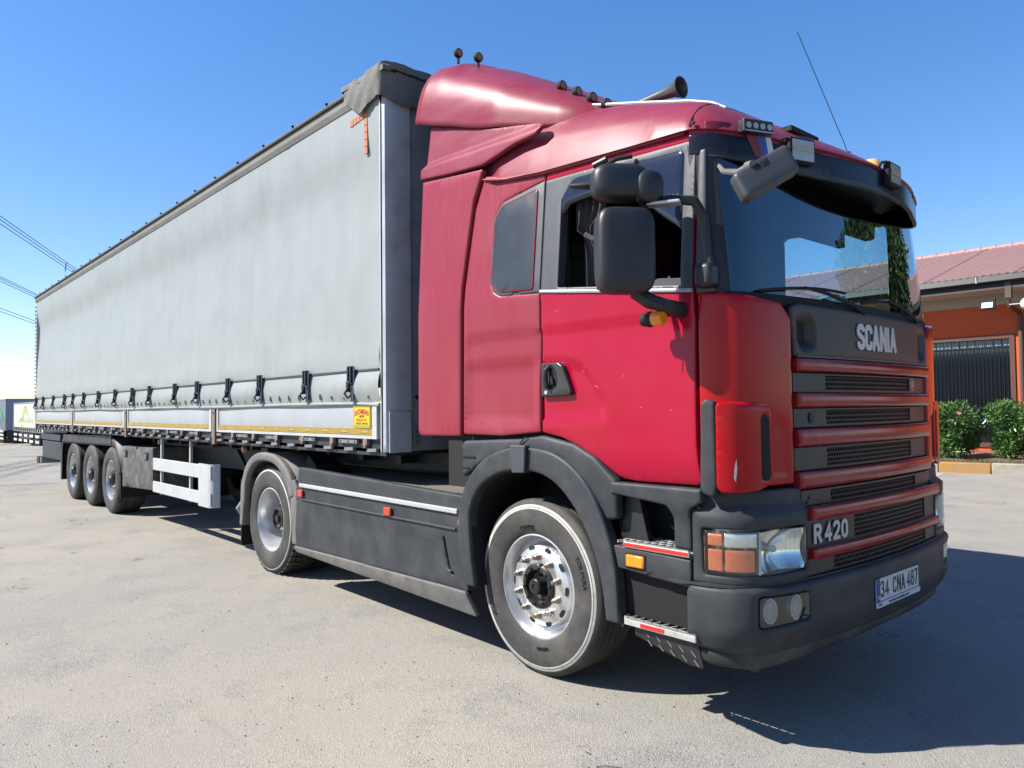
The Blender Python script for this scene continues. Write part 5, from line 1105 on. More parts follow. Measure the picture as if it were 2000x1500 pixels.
# ---- roof: one domed skin over the plan outline, standing forward over the windscreen
vp = [VIS(np.array([s_])) for s_ in np.linspace(0.0, VIS.T*2, 50)]
vis_pts = [(float(a[0]), float(b_[0])) for a, b_ in vp]
roof_out = [(-.80, .16), (-.45, .15), (-.30, .100)]+[(x, .092) for x in (0, .4, .8)]+vis_pts+[(x, 2.408) for x in (.8, .4, 0)]+[(-.30, 2.4), (-.45, 2.35), (-.80, 2.34)]
_ro = resamp(roof_out, .05)
def roof_fn(U, V):
    P_ = np.stack([U.ravel(), V.ravel()], 1); ins_ = inside(P_, _ro); d = np.where(ins_, dist_to(P_, _ro), 0).reshape(U.shape); back = U+.80
    d = np.where(back < d+1e-6, np.minimum(np.minimum(V-.16, 2.34-V), 9), d); d = np.clip(d, 0, 9)
    zb = np.interp(U, [-.8, .13, 1.13, 1.56], [2.985, 2.885, 2.835, 2.765]); H = np.interp(U, [-.8, -.3, .1, .6, 1.0, 1.3, 1.56], [.46, .45, .43, .35, .25, .155, .095])
    k = np.clip(d/.34, 0, 1); pr = (1-(1-k)**2.3)**.62
    return U, V+.03*(1-k)*0, zb+H*pr+.05*np.clip(d-.3, 0, .9)*np.clip((1.3-U)/1.0, 0, 1)
rf = panel('roof', roof_out, roof_fn, M['redroof'], TK, step=.035, rnd=0, thick=-.02, smooth=60, extra=[_ro+(np.array([[0.3, 1.25]])-_ro)*k_ for k_ in (.004, .01, .02, .035)])
for mir in (False, True):                                      # drip moulding above the door
    gb_ = B(); gb_.tube([(x, (.096 if not mir else 2.404), z) for x, z in ((-.42, 2.975), (-.2, 2.925), (.13, 2.885), (.6, 2.862), (1.10, 2.838))], [.006, .012, .013, .012, .008], 8); gb_.build('roof_moulding', M['redfade'], TK)
_sv = np.linspace(.03, VIS.T*2-.03, 44); _kk = np.abs(1-_sv/VIS.T)**3
vlo, vhi = 2.648+.075*_kk, 2.765+.055*_kk
visor = panel('sun_visor', list(zip(_sv, vlo))+list(zip(_sv, vhi))[::-1], VIS.fn(.012), M['visor'], TK, step=.04, rnd=.008, thick=.012)
panel('visor_edge', list(zip(_sv[1:-1], vlo[1:-1]-.008))+list(zip(_sv[1:-1], vlo[1:-1]+.004))[::-1], VIS.fn(.014), M['chassis'], visor, step=.06, rnd=0, thick=.018)
panel('roof_band', list(zip(_sv, vhi-.006))+list(zip(_sv, vhi+.018+.01*_kk))[::-1], VIS.fn(.001), M['redroof'], TK, step=.04, rnd=0, thick=.02)
B().add([(1.1, .2, 2.80), (1.46, .6, 2.775), (1.5, 1.25, 2.77), (1.46, 1.9, 2.775), (1.1, 2.3, 2.80)], [(0, 1, 2, 3, 4)]).build('visor_underside', pm('visor_underside_paint', (.20, .12, .13), .5, c2=(.10, .08, .10), mix=.9, scale=9, k=1), visor, smooth=0)
for x, z in ((1.150, 2.872), (1.148, 2.778)): B().tube([(x, .096, z), (x, .084, z)], .009, 12).build('screw_head', M['black'], TK)
# rubber screw, gap line between roof nose and rail
_gy = np.array([.094, .10, .115, .14, .18, .24, .32, .45, .7, 1.0, 1.25]); _gx = np.interp(_gy, [.09, .3, 1.25], [1.125, 1.135, 1.19]); _g = roof_fn(_gx, _gy)
B().tube([(float(a), float(b_), float(c_)) for a, b_, c_ in zip(*_g)], .003, 5).build('roof_gap', M['black'], TK)
# LED work light, sticker, spot lights on the visor
def vbox(name, y, z, w_, h_, out, mat, parent, dep=.06, **k):
    s_ = VIS.at_y(y); x, yy, zz = VIS.fn(out)(np.array([s_]), np.array([z])); x2, y2, _ = VIS.fn(out)(np.array([s_+.01]), np.array([z])); ang = math.atan2(float(y2[0]-yy[0]), float(x2[0]-x[0]))-PI/2
    c_ = Vector((float(x[0]), float(yy[0]), z)); R_ = Matrix.Rotation(ang, 3, 'Z'); b = B(); b.box((-dep, -w_/2, -h_/2), (0, w_/2, h_/2)); b.v = [tuple(R_ @ Vector(v)+c_) for v in b.v]
    o = b.build(name, mat, parent, smooth=0, **k); return o, (lambda p, q, t: tuple(R_ @ Vector((t, p, q))+c_))
wl, fw_ = vbox('work_light', .30, 2.835, .165, .062, .045, M['darkplastic'], TK, .05, bevel=.006)
for k in range(4):
    ring = B().add([fw_(-.058+k*.039+.015*math.cos(a), .015*math.sin(a), .003) for a in np.linspace(0, 2*PI, 15)[:-1]], [tuple(range(14))]); ring.build('diode', M['lampglass'], wl, smooth=0)
B().add([fw_(-.078, -.027, .002), fw_(.078, -.027, .002), fw_(.078, -.023, .002), fw_(-.078, -.023, .002)], [(0, 1, 2, 3)]).build('lamp_rim', M['alu'], wl, smooth=0)
sv = VIS.at_y(.30)
for (q, mt) in (([(-.06, .08), (.02, .08), (.06, -.02), (-.0, -.02)], 'maroon_s'), ([(.02, .08), (.075, .08), (.10, -.025), (.055, -.025)], 'blue_s'), ([(.075, .08), (.115, .08), (.145, -.02), (.135, -.03), (.10, -.025)], 'white')):
    panel('visor_sticker', [(sv+a*.8, 2.722+b_*1.0) for a, b_ in q], VIS.fn(.0145), M[mt], visor, step=.1, rnd=0, thick=.001)
for y, w_, h_ in ((.55, .165, .125), (1.28, .165, .125)):
    lamp, fl2 = vbox('spot_lamp', y, 2.755, w_, h_, .045, M['black'], TK, .035, bevel=.010)
    q = B(); q.add([fl2(a*(w_/2-.013), b_*(h_/2-.013), .002) for a, b_ in ((-1, -1), (1, -1), (1, 1), (-1, 1))], [(0, 1, 2, 3)]); q.build('lamp_glass', M['lampglass'], lamp, smooth=0)
    q = B(); q.add([fl2(a*(w_/2-.02), .006+b_*.012, .004) for a, b_ in ((-1, -1), (1, -1), (1, 1), (-1, 1))], [(0, 1, 2, 3)]); q.build('bulb_holder', pm('bulb_cream', (.5, .46, .32), .3) if y < 1 else bpy.data.materials['bulb_cream'], lamp, smooth=0)
    q = B().tube([fl2(-w_/2-.005, h_/2-.01, -.01), fl2(-w_/2-.018, h_/2-.01, -.03), fl2(-w_/2-.01, h_/2-.03, -.05)], .008, 5); q.build('lamp_bracket', M['black'], lamp)
B().box((1.30, .62, 2.905), (1.36, .90, 2.93)).build('roof_strip', M['black'], TK, smooth=0)
# amber beacon, aerial, roof bars
bc = B().lathe([(.001, .13), (.045, .125), (.062, .10), (.066, .03), (.07, 0), (.001, 0)], (1.08, 2.20, 3.03), 'z', 20).build('beacon', M['beacon'], TK)
B().lathe([(.075, 0), (.075, -.10)], (1.08, 2.20, 3.03), 'z', 16).build('beacon_base', M['black'], bc)
B().tube([(1.375, 1.22, 2.86), (1.37, 1.215, 2.92)], .014, 8).build('aerial_base', M['black'], TK)
B().tube([(1.40, 1.18, 2.93), (1.35, 1.02, 3.18), (1.30, .87, 3.40)] if False else [(1.372, 1.218, 2.90), (1.36, 1.202, 2.96), (1.2, 1.011, 3.59)], .0022, 5).build('aerial', M['black'], TK)
# ---- roof air fairing
def fair_fn(U, V):
    # U: 0..1 around from near bottom edge over the top to the far bottom; V: x position
    x = V; k = np.clip((.62-x)/1.75, 0, 1); H = .06+.60*k**.85*(1.0); zb = np.interp(x, [-1.17, -.5, .1, .4, .62], [3.555, 3.33, 3.185, 3.15, 3.16]); top = np.interp(x, [-1.2, -.95, -.6, -.2, .1, .35, .62], [4.06, 4.03, 3.88, 3.66, 3.49, 3.33, 3.18])
    w_ = np.interp(x, [-1.2, -.3, .2, .62], [.10, .11, .22, .42]); y0, y1 = w_, 2.5-w_
    a = np.clip(U, 0, 1)*PI; ca, sa = np.cos(a), np.sin(a); ex = .42
    y = 1.25-np.sign(ca)*np.abs(ca)**ex*(1.25-w_); z = zb+(top-zb)*np.abs(sa)**.62
    return x-.12*np.clip((z-3.6)/.4, -1, 1)*np.clip((-x-.8)/.4, 0, 1)*-1.0, y, z
us = np.concatenate([np.linspace(0, .06, 14)**1*1.0, np.linspace(.07, .93, 50), np.linspace(.94, 1, 14)]); xs2 = np.linspace(-1.17, .62, 34)
UU, XX = np.meshgrid(us, xs2); X_, Y_, Z_ = fair_fn(UU, XX); nU = len(us)
fb = B(); fb.v = list(zip(X_.ravel(), Y_.ravel(), Z_.ravel())); fb.f = [(j*nU+i, j*nU+i+1, (j+1)*nU+i+1, (j+1)*nU+i) for j in range(len(xs2)-1) for i in range(nU-1)]; fb.m = [0]*len(fb.f)
FR = fb.build('roof_fairing', M['redroof'], TK, smooth=60); sm_ = FR.modifiers.new('thickness', 'SOLIDIFY'); sm_.thickness = .012; sm_.offset = -1
B().tube([(-1.0, .22, 3.35), (-.5, .22, 3.22), (.15, .22, 3.17)], .025, 6).build('fairing_stay', M['alu'], TK)
for x in (-.85, -.35): B().box((x-.02, .20, 3.05), (x+.02, .30, 3.50-.25*(x+1))).build('fairing_bracket', M['black'], TK, smooth=0)
# marker lamps on the fairing
def mk_lamp(x, y, z, first=None):
    b = B(); b.lathe([(.001, .018), (.030, .018), (.034, .008), (.034, -.012), (.028, -.016), (.001, -.016)], (x, y, z), 'x', 16)
    return b
m0 = None
for (x, y, z) in ((-.998, .35, 4.075), (-.772, .35, 3.962), (.032, .35, 3.492), (.160, .35, 3.412), (.278, .35, 3.340), (.387, .35, 3.268)):
    if m0 is None:
        m0 = mk_lamp(x, y, z).build('marker_lamp', M['black'], TK); p0 = (x, y, z)
        l_ = B().lathe([(.001, .021), (.022, .021), (.025, .018)], (x, y, z), 'x', 16).build('lamp_lens', pm('dull_amber_lens', (.42, .16, .07), .4), m0); s_ = B().tube([(x, y, z-.03), (x, y, z-.075)], .010, 6).build('lamp_stem', M['black'], m0)
    else:
        q = inst(m0, 'marker_lamp', Vector((x, y, z))-Vector(p0), TK)
        for c_ in (l_, s_): d_ = c_.copy(); COL.objects.link(d_); d_.parent = q
# air horn
hn = B(); hn.lathe([(.018, -.62), (.020, -.30), (.028, -.15), (.040, -.05), (.060, -.005), (.062, .0), (.056, .0), (.034, -.05), (.018, -.14)], (.725, .60, 3.325), 'x', 24); hn.build('air_horn', pm('worn_horn_metal', (.13, .13, .14), .4, .5, dirt=(.1, .1, .1), dscale=12), TK)
B().lathe([(.001, 0), (.04, 0), (.055, -.02), (.055, -.07), (.03, -.08)], (.08, .60, 3.36), 'x', 16).build('horn_chamber', M['alu'], TK)
B().box((.3, .57, 3.2), (.34, .63, 3.32)).build('horn_bracket', M['black'], TK, smooth=0)
B().tube([(.30, .33, 3.285), (.66, .33, 3.185), (.97, .33, 3.095), (1.10, .33, 3.045), (1.17, .34, 3.0)], .009, 6).build('roof_bar', M['alu'], TK)
# ---- interior
I = TK
B().box((-.9, .12, 1.75), (-.86, 2.38, 3.05)).build('cab_rear_wall', M['interior'], I, smooth=0)
B().box((-.88, .10, 1.42), (1.30, 2.40, 1.46)).build('cab_floor', M['interior_dark'], I, smooth=0)
B().box((-.88, .14, 2.93), (1.05, 2.36, 2.96)).build('headliner', M['interior'], I, smooth=0)
B().box((-.86, .085, 1.46), (.1, .095, 2.1)).build('trim_panel', M['interior_dark'], I, smooth=0)
dsh = B().prism([(1.10, .16), (1.26, .20), (1.36, .50), (1.40, 1.25), (1.36, 2.0), (1.26, 2.30), (1.10, 2.34), (.98, 2.34), (.90, 1.6), (.90, .9), (.98, .16)], 'z', 1.60, 2.03).build('dashboard', M['interior'], I, smooth=0, bevel=.02)
B().lathe([(.215, -.014), (.228, 0), (.215, .014), (.202, 0), (.215, -.014)], (0, 0, 0), 'z', 32).build('steering_wheel', M['interior_dark'], I, shift=False)
swh = bpy.data.objects['steering_wheel']; swh.location = Vector((.84, 1.85, 2.10))-ORG['tractor_truck']; swh.rotation_euler = (0, math.radians(-35), 0)
B().box((.80, 1.66, 2.06), (.86, 2.04, 2.10), rot=Matrix.Rotation(-.6, 3, 'Y')).build('steering_spoke', M['interior_dark'], I, smooth=0)
for y in (.62, 1.88):
    st_ = B().box((-.05, y-.24, 1.75), (.50, y+.24, 1.93)).build('seat', M['interior_dark'], I, bevel=.04)
    B().box((-.15, y-.24, 1.90), (.0, y+.24, 2.50), rot=Matrix.Rotation(-.15, 3, 'Y')).build('seat_back', M['interior_dark'], st_, bevel=.05)
    B().box((-.16, y-.14, 2.46), (-.06, y+.14, 2.62)).build('headrest', M['interior_dark'], st_, bevel=.04)
B().box((1.02, .30, 2.62), (1.10, 2.20, 2.90)).build('overhead_shelf', M['interior'], I, smooth=0, bevel=.02)
B().box((1.08, .9, 2.50), (1.12, 1.7, 2.60)).build('sun_blind', M['interior'], I, smooth=0)
B().box((.28, 2.395, 2.115), (.34, 2.41, 2.75)).build('far_window_post', M['interior_dark'], I, smooth=0)
panel('door_glass', win_open, lambda U, V: (U, ys(V)+.02, V), M['sideglass'], I, step=.2, rnd=0, thick=.004, mirror=True)
# inner door skins, dark
for mir in (False, True):
    panel('door_lining', [(.13, 1.46), (1.16, 1.46), (1.16, 2.09), (.13, 2.19)], side_at(.06), M['interior_dark'], I, step=.3, rnd=0, thick=.01, mirror=mir)
for yy0, yy1 in ((.118, .150), (2.35, 2.382)):
    B().box((1.112, yy0, 2.06), (1.17, yy1, 2.84)).build('inner_pillar_trim', M['interior_dark'], I, smooth=0)
    B().box((.13, yy0, 2.80), (1.12, yy1, 2.90)).build('inner_roof_trim', M['interior_dark'], I, smooth=0)
    B().box((-.6, yy0+.0, 2.06), (.27, yy1, 2.95)).build('inner_rear_trim', M['interior_dark'], I, smooth=0)
# ---- wipers
def wiper(y0, y1, name='wiper'):
    f_ = WS.fn(.022, .10, 2.03)
    def q(y, z, o=0): x, yy, zz = WS.fn(.022+o, .10, 2.03)(np.array([WS.at_y(y)]), np.array([z])); return (float(x[0]), float(yy[0]), float(zz[0]))
    b = B(); b.tube([q(y1, 2.015), q(y1-.12, 2.045, .012), q((y0+y1)/2+.05, 2.085, .02), q(y0+.30, 2.10, .022)], [.014, .011, .009, .007], 6); w0 = b.build(name, M['black'], TK)
    B().tube([q(y, 2.055+.055*math.sin((y-y0)/(y1-y0)*2.2+.2)) for y in np.linspace(y0, y1-.18, 9)], .008, 5).build('wiper_blade', M['black'], w0)
wiper(.26, 1.12); wiper(1.10, 1.95)
# ---- mirrors
mir_ = B()
def pillow(c, hx, hy, hz, n=3.2, rot=0, seg=28):
    b = B(); vs = []
    for j in range(seg//2+1):
        ph = -PI/2+PI*j/(seg//2)
        for i in range(seg):
            th = 2*PI*i/seg; q = lambda v: math.copysign(abs(v)**(2/n), v)
            p = Vector((q(math.cos(ph))*q(math.cos(th))*hx, q(math.cos(ph))*q(math.sin(th))*hy, q(math.sin(ph))*hz)); p.rotate(Matrix.Rotation(rot, 3, 'Z')); vs.append(p+Vector(c))
    b.add(vs, [(j*seg+i, j*seg+(i+1) % seg, (j+1)*seg+(i+1) % seg, (j+1)*seg+i) for j in range(seg//2) for i in range(seg)]); return b
MX = .985
mm = pillow((.995, -.235, 2.245), .075, .135, .196, 5, -.62).build('wing_mirror', M['mirror'], TK, smooth=60)
B().box((.912, -.35, 2.08), (.918, -.12, 2.41), rot=Matrix.Rotation(-.62, 3, 'Z'), c=(.995, -.235, 2.235)).build('mirror_glass', M['reflector'], mm, smooth=0)
m2 = pillow((.965, -.225, 2.565), .075, .135, .085, 3.4, -.62).build('wide_angle_mirror', M['mirror'], TK, smooth=60)
pillow((1.065, -.145, 2.540), .05, .07, .080, 2.6, -.5).build('mirror_shoulder', M['mirror'], m2, smooth=60)
arm = B().tube([(1.00, -.12, 2.475), (1.13, -.07, 2.485), (1.205, .01, 2.475), (1.225, .05, 2.40), (1.245, .055, 2.22), (1.255, .06, 2.15)], [.022, .022, .026, .027, .020, .024], 8).build('mirror_arm', M['darkplastic'], TK)
B().box((1.04, -.13, 2.455), (1.19, -.06, 2.47), rot=Matrix.Rotation(.5, 3, 'Z')).build('arm_plate', M['alu'], arm, smooth=0, bevel=.005)
B().box((1.195, .00, 2.075), (1.285, .085, 2.185)).build('arm_foot', M['darkplastic'], arm, bevel=.02)
B().tube([(.99, -.16, 2.07), (1.05, -.13, 2.02), (1.09, -.06, 2.0), (1.10, .05, 1.985)], [.035, .035, .032, .04], 8).build('lower_mirror_arm', M['darkplastic'], TK)
# kerb mirror disc above the small mirror
km = B().lathe([(.001, .008), (.10, .006), (.108, 0), (.09, -.02), (.001, -.028)], (0, 0, 0), 'z', 24); 
for i in range(len(km.v)): p = Vector(km.v[i]); p.rotate(Matrix.Rotation(.22, 3, 'Y') @ Matrix.Rotation(.25, 3, 'X')); km.v[i] = tuple(p+Vector((.625, -.06, 2.675)))
km = km.build('kerb_mirror', M['darkplastic'], TK); B().tube([(.68, -.06, 2.70), (.70, -.04, 2.75), (.74, .02, 2.79), (.80, .07, 2.80)], [.012, .014, .012, .012], 6).build('mirror_bracket', M['darkplastic'], km)
B().tube([(.665, -.07, 2.755), (.735, -.05, 2.775)], .016, 8).build('clamp_knob', M['darkplastic'], km)
# front kerb-view mirror
def fmv(): pass
fc = Vector((1.66, -.14, 2.475)); uu = Vector((.40, .72, .50)).normalized(); vv_ = Vector((-.52, -.40, .66)); vv_ = (vv_-uu*vv_.dot(uu)).normalized(); nn = uu.cross(vv_).normalized()
oc = arc_round([(-.155, -.060), (.120, -.066), (.150, .060), (-.130, .064)], .028)
def fm_fn(U, V):
    X = [fc[i]+uu[i]*U+vv_[i]*V for i in range(3)]; return X[0], X[1], X[2]
fmir = panel('front_mirror', oc, fm_fn, pm('slate_plastic', (.075, .08, .088), .45, c2=(.065, .07, .078), scale=4, bump=.06, bscale=300), TK, step=.03, rnd=.018, thick=.035)
panel('cover_plate', arc_round([(-.05, .010), (.03, .010), (.035, .060), (-.055, .060)], .012), lambda U, V: tuple(a-nn[i]*0+(-.0)*i for i, a in enumerate(fm_fn(U, V))), pm('slate_plastic_dark', (.06, .064, .07), .5), fmir, step=.05, rnd=.004, thick=.01)
B().tube([(1.24, .16, 2.66), (1.38, -.02, 2.56), (1.50, -.10, 2.51), (1.585, -.16, 2.50)], [.010, .012, .015, .018], 8).build('front_mirror_arm', M['fender'], TK)
B().tube([(1.585, -.17, 2.50), (1.62, -.185, 2.495)], [.019, .019], 12).build('arm_joint', M['fender'], TK)
# repeater lamp on a rubber stalk
rp = B().lathe([(.034, 0), (.038, .02), (.036, .045), (.02, .06), (.001, .06)], (.985, -.07, 1.945), 'x', 16).build('side_repeater', M['black'], TK)
B().lathe([(.030, 0), (.030, -.02), (.020, -.03)], (.985, -.07, 1.945), 'x', 16).build('stalk_end', M['black'], rp)
B().lathe([(.036, .045), (.036, .085), (.03, .098), (.001, .100)], (.985, -.07, 1.945), 'x', 20).build('repeater_lens', M['amber'], rp)
B().tube([(1.0, -.06, 1.96), (1.02, -.02, 1.97), (1.04, .03, 1.975)], .015, 6).build('stalk', M['black'], rp)
# ---- front wheel arch
inner = smooth_line([(-.43, .445), (-.475, .70), (-.478, .90), (-.40, 1.04), (-.25, 1.135), (-.07, 1.178), (.12, 1.175), (.28, 1.12), (.42, 1.0), (.53, .84), (.60, .66), (.635, .46)], 4)
outer = smooth_line([(.722, .46), (.70, .72), (.645, .90), (.545, 1.09), (.42, 1.21), (.27, 1.285), (.10, 1.312), (-.09, 1.308), (-.27, 1.265), (-.42, 1.18), (-.54, 1.04), (-.597, .88), (-.585, .65), (-.515, .445)], 4)
arch = panel('wheel_arch', inner+outer, lambda U, V: (U, .0+.012*np.clip((V-.5)/.8, 0, 1)+0*U, V), M['plastic'], TK, step=.04, rnd=.016, thick=.05)
ir = B(); n = len(inner); ir.v = [(x, .03, z) for x, z in inner]+[(x, .55, z) for x, z in inner]; ir.f = [(i, i+1, n+i+1, n+i) for i in range(n-1)]; ir.m = [0]*len(ir.f); ir.build('arch_liner', M['black'], arch)
B().prism([(-.06, 1.165), (.045, 1.17), (.055, 1.325), (-.075, 1.325)], 'y', -.010, .05).build('arch_joint_cover', M['frame_grey'], arch, smooth=0, bevel=.006)
B().tube([(.05, -.006, 1.175), (.063, -.006, 1.32)], .005, 5).build('arch_gap', M['black'], arch)
uf = arc_round([(-.57, 1.10), (-.40, 1.20), (-.05, 1.30), (.30, 1.27), (.50, 1.12), (.62, .96), (.69, .97), (.70, 1.16), (.55, 1.28), (.40, 1.345), (.15, 1.385), (-.03, 1.362), (-.56, 1.338), (-.585, 1.30)], [.02, .1, .1, .1, .1, .02, .03, .05, .05, .05, .1, .05, .03, .02])
ufo = panel('upper_mudguard', uf, lambda U, V: (U, .035-.012*np.sin(np.clip((V-1.0)/.4, 0, 1)*PI)+0*U, V), M['plastic'], TK, step=.035, rnd=.02, thick=.03,
      relief=lambda U, V, d: pressed(arc_round([(-.60, 1.16), (-.45, 1.16), (-.36, 1.28), (-.60, 1.28)], .02), .006, .01)(U, V))
B().tube([(-.02, .022, 1.325), (.0, .020, 1.35), (.035, .022, 1.375)], .004, 5).build('guard_gap', M['black'], ufo)
for z, x1 in ((1.235, -.44), (1.165, -.50)): B().box((-.575, .020, z), (x1, .026, z+.008)).build('vent_line', M['black'], ufo, smooth=0)
# ---- entrance steps
st_b = arc_round([(.665, 1.16), (1.205, 1.16), (1.205, 1.10), (1.135, 1.06), (1.135, .875), (1.04, .875), (1.04, 1.02), (1.01, 1.07), (.70, 1.10), (.665, 1.10)], [.01, .01, .01, .04, .005, .005, .05, .03, .02, .01])
panel('step_surround', st_b, lambda U, V: (U, .035-.02*sstep(.98, 1.10, V)+0*U, V), M['plastic'], TK, step=.035, rnd=.012, thick=.05)
B().box((.66, .30, .30), (1.30, .33, 1.16)).build('step_back', M['plastic'], TK, smooth=0)
B().box((.635, .12, .41), (.655, .90, 1.10)).build('sun_block_plate', M['black'], TK, smooth=0)  # hidden plate added to stop sunlight passing ahead of the front wheel
B().prism([(.70, 1.10), (.78, 1.10), (.84, .87), (.66, .87)], 'y', .10, .14).build('step_gusset', M['darkplastic'], TK, smooth=0)
B().prism([(1.135, .46), (1.18, .46), (1.18, 1.08), (1.135, 1.08)], 'y', .05, .30).build('step_cheek', M['darkplastic'], TK, smooth=0)
def step_tread(x0, x1, z, y0, y1, h, lean, red_a, red_b):
    ol = arc_round([(x0, y0+.05), (x0+.06, y0), (x1, y0+.0), (x1, y1), (x0, y1)], .01)
    b = B(); n0 = 11
    b.prism(arc_round([(x0, y0+.06), (x0+.05, y0), (x1, y0), (x1, y0+.014), (x0+.055, y0+.014), (x0+.014, y0+.065), (x0+.014, y1), (x0, y1)], 0), 'z', z-h, z)
    t = b.build('step', M['stepalu'], TK, smooth=0, bevel=.003)
    sl_ = B()
    for k in range(9):
        xx = x0+.03+k*(x1-x0-.03)/9; sl_.box((xx, y0+.012, z-.014), (xx+.006, y1, z-.001), rot=Matrix.Rotation(-.35, 3, 'Z'))
    for k in range(4): yy = y0+.035+k*.045; sl_.box((x0+.02, yy, z-.014), (x1, yy+.005, z-.001))
    tag(sl_.build('step_grating', M['stepalu'], t, smooth=0), kind='stuff')
    for k in range(34): pass
    te = B()
    for k in range(40): xx = x0+.06+k*(x1-x0-.06)/40; te.box((xx, y0, z), (xx+.005, y0+.012, z+.005))
    tag(te.build('grip_teeth', M['stepalu'], t, smooth=0), kind='stuff')
    B().box((red_a, y0-.002, z-h+.006), (red_b, y0-.0005, z-.006)).build('red_reflector', M['redreflex'], t, smooth=0); return t
step_tread(.70, 1.135, .872, .015, .24, .028, 0, .745, 1.13)
step_tread(.71, 1.175, .500, .0, .24, .030, 0, .86, 1.0)
panel('step_box', arc_round([(.675, .845), (1.14, .832), (1.14, .705), (.705, .735)], .01), lambda U, V: (U, .022+0*U, V), M['plastic'], TK, step=.1, rnd=.008, thick=.25)
ml_ = B().box((.765, .008, .752), (.875, .024, .812)).build('side_marker', M['amber'], TK, bevel=.008); B().box((.757, .018, .744), (.883, .0225, .820)).build('marker_bezel', M['black'], ml_, smooth=0, bevel=.006)
lo_st = panel('lower_step_panel', arc_round([(.80, .465), (1.165, .465), (1.195, .35), (1.10, .355), (.80, .42)], .01), lambda U, V: (U, .03+0*U, V), M['darkplastic'], TK, step=.1, rnd=.006, thick=.03)
for k in range(5):
    for j in range(2):
        x = .86+k*.066+j*.016; z = .438-j*.038-k*.008; B().box((x, .0275, z), (x+.036, .0298, z+.005), rot=Matrix.Rotation(.75, 3, 'Y')).build('vent_slot', M['fender'], lo_st, smooth=0)
B().box((.70, .08, .46), (1.14, .10, .76)).build('inner_step_panel', M['black'], TK, smooth=0)
# ---- side skirt
def sk_fn(U, V): return U, .045-.0*U+.03*sstep(.40, .34, V)-.012*sstep(.90, .96, V)*sstep(1.0, .97, V)*0, V
sk_out = arc_round([(-3.02, .345), (-.80, .385), (-.56, .385), (-.60, .60), (-.615, .80), (-.585, .985), (-2.93, 1.045), (-2.97, .75)], [.02, .1, .02, .1, .1, .01, .02, .2])
def sk_relief(U, V, d):
    r_ = .008*np.exp(-((V-.762-.0*U)/.006)**2)
    r_ += pressed(arc_round([(-2.80, .45), (-.85, .45), (-.85, .68), (-2.80, .70)], .06), .010, .10)(U, V)
    lid = arc_round([(-1.48, .30), (-1.48, .52), (-.62, .50), (-.62, .36)], [.01, .05, .02, .01]); r_ += .006*np.exp(-(dist_to(np.stack([U, V], 1), resamp(lid, .05))/.006)**2)
    return r_
skt = panel('side_skirt', sk_out, lambda U, V: (U, .045+.010*sstep(.50, .42, V), V), M['plastic'], TK, step=.035, rnd=.012, thick=.04, relief=sk_relief,
            holes=[arc_round([(-.815, .70), (-.795, .70), (-.735, .50), (-.752, .495)], .006), [(-.715+.014*math.cos(a), .478+.014*math.sin(a)) for a in np.linspace(0, 2*PI, 11)[:-1]]])
B().box((-2.9, .12, .35), (-.62, .13, .98)).build('skirt_void', M['black'], skt, smooth=0)
B().box((-2.885, .026, .872), (-.635, .045, .905), rot=Matrix.Rotation(.005, 3, 'Y')).build('trim_strip', M['alu'], skt, smooth=0, bevel=.006)
B().box((-2.86, .030, .765), (-.66, .046, .778), rot=Matrix.Rotation(.003, 3, 'Y')).build('skirt_rib', M['frame_grey'], skt, smooth=0, bevel=.003)
for x, z in ((-2.86, .826), (-1.46, .806)): B().box((x-.045, .018, z-.032), (x+.045, .040, z+.030)).build('side_marker', M['redlens'], TK, bevel=.008)
B().box((-.628, .03, .80), (-.605, .05, .83)).build('small_reflector', pm('dull_orange_reflector', (.6, .28, .15), .5), TK, smooth=0)
lower = arc_round([(-3.04, .335), (-2.99, .300), (-1.46, .262), (-.50, .235), (-.575, .385), (-.80, .385), (-3.02, .352)], [.02, .05, .1, .01, .02, .1, .02])
panel('skirt_lower_lip', lower, lambda U, V: (U, .040+.25*np.clip(.37-V, 0, 1)+0*U, V), M['fender'], TK, step=.05, rnd=.008, thick=.02)
B().box((-2.6, .15, .98), (-.62, .75, .99)).build('catwalk', pm('dusty_walk_plate', (.20, .18, .15), .9), TK, smooth=0)
# ---- rear mudguard of the tractor
ro = smooth_line([(-4.235, .62), (-4.20, .86), (-4.08, 1.03), (-3.88, 1.125), (-3.64, 1.145), (-3.40, 1.115), (-3.20, 1.02), (-3.08, .90), (-3.035, .78)], 4)
ri = [(x*.0+(-3.64+(x+3.64)*.84), .55+(z-.55)*.86) for x, z in ro][::-1]
rg = panel('rear_mudguard', ro+ri, lambda U, V: (U, .045+0*U, V), M['fender'], TK, step=.04, rnd=.025, thick=.03)
gv = B(); n = len(ro); gv.v = [(x, .065, z-.004) for x, z in ro]+[(x, .62, z-.004) for x, z in ro]; gv.f = [(i, i+1, n+i+1, n+i) for i in range(n-1)]; gv.m = [0]*len(gv.f); gvo = gv.build('mudguard_top', M['fender'], rg); gvo.modifiers.new('t', 'SOLIDIFY').thickness = .01
panel('mudguard_leg', arc_round([(-3.085, .36), (-2.985, .36), (-2.985, .86), (-3.04, .93), (-3.17, .90), (-3.12, .75)], .02), lambda U, V: (U, .055+0*U, V), M['fender'], TK, step=.06, rnd=.012, thick=.10)
panel('mudguard_leg', arc_round([(-4.27, .40), (-4.20, .40), (-4.12, .86), (-4.17, .92), (-4.235, .80)], .015), lambda U, V: (U, .05+0*U, V), M['fender'], TK, step=.06, rnd=.012, thick=.12)
B().box((-4.255, .06, .20), (-4.24, .62, .86)).build('mud_flap', M['black'], TK, smooth=0)
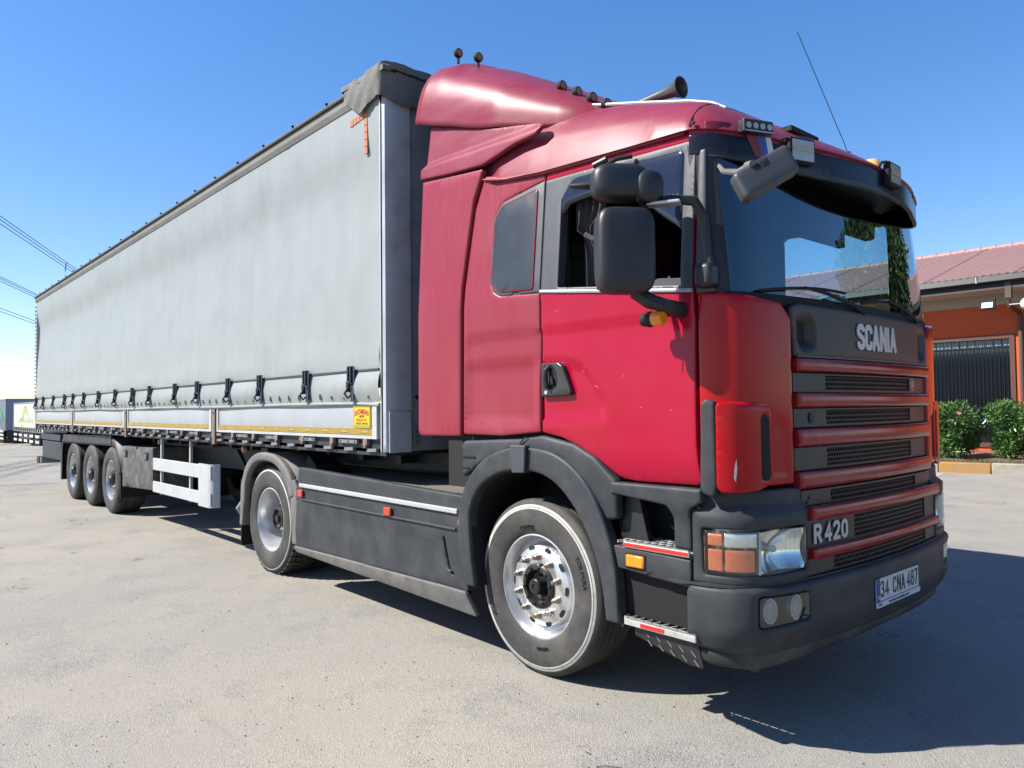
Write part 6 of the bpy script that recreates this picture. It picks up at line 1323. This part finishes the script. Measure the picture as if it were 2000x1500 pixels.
B().tube([(-4.29, .10, .62), (-4.31, .06, .56), (-4.29, .10, .50)], .03, 8).build('tail_bracket', M['galv'], TK)
B().box((-3.10, .20, 1.0), (-2.92, .40, 1.10), rot=Matrix.Rotation(.5, 3, 'Y')).build('guard_bracket', M['black'], TK, smooth=0)
# ---- chassis
for y0 in (.82, 1.60): B().box((-4.6, y0, .72), (1.1, y0+.08, .98)).build('frame_rail', M['chassis'], TK, smooth=0)
B().box((-2.7, .16, .35), (-.75, .78, .93)).build('fuel_tank', M['chassis'], TK, bevel=.08, seg=4, smooth=40)
B().box((-2.7, 1.75, .35), (-.75, 2.4, .93)).build('fuel_tank', M['chassis'], TK, bevel=.08, seg=4, smooth=40)
B().lathe([(.001, 0), (.50, 0), (.52, .03), (.50, .08), (.001, .08)], (-3.1, 1.25, 1.10), 'z', 32).build('fifth_wheel', M['chassis'], TK)
B().box((-1.15, .35, .75), (-.75, 2.2, 1.75)).build('air_intake_stack', M['interior_dark'], TK, smooth=0)
B().box((-.7, .55, .45), (1.25, 1.95, 1.30)).build('engine', M['black'], TK, smooth=0, bevel=.05)
for x in (0, -3.7): B().tube([(x, .25, .505), (x, 2.25, .505)], .08, 10).build('axle', M['chassis'], TK)
B().box((-1.0, .10, 1.33), (1.15, 2.4, 1.40)).build('cab_underside', M['black'], TK, smooth=0)
for k in range(3): B().tube([(-.9, .8+k*.12, 1.7), (-1.15, .8+k*.12, 1.35), (-1.35, .85+k*.12, 1.5), (XF+.02, .9+k*.1, 1.75)], .015, 6).build('air_hose', M['black' if k else 'redlens'], TK)
wheel(TK, 0, .115, kind='steer', wid=.31)
wheel(TK, -3.7, .115, kind='drive', wid=.30)
wheel(TK, 0, 2.385, kind='steer', wid=.31, side=-1, detail=False)
wheel(TK, -3.7, 2.385, kind='drive', wid=.30, side=-1, detail=False); 
for yy in (.46, 1.72): B().lathe([(.3, 0), (.46, 0), (.5, .03), (.505, .05), (.505, .25), (.46, .29), (.3, .29)], (-3.7, yy, .505), 'y', 36).build('inner_tyre', M['rubber'], TK)
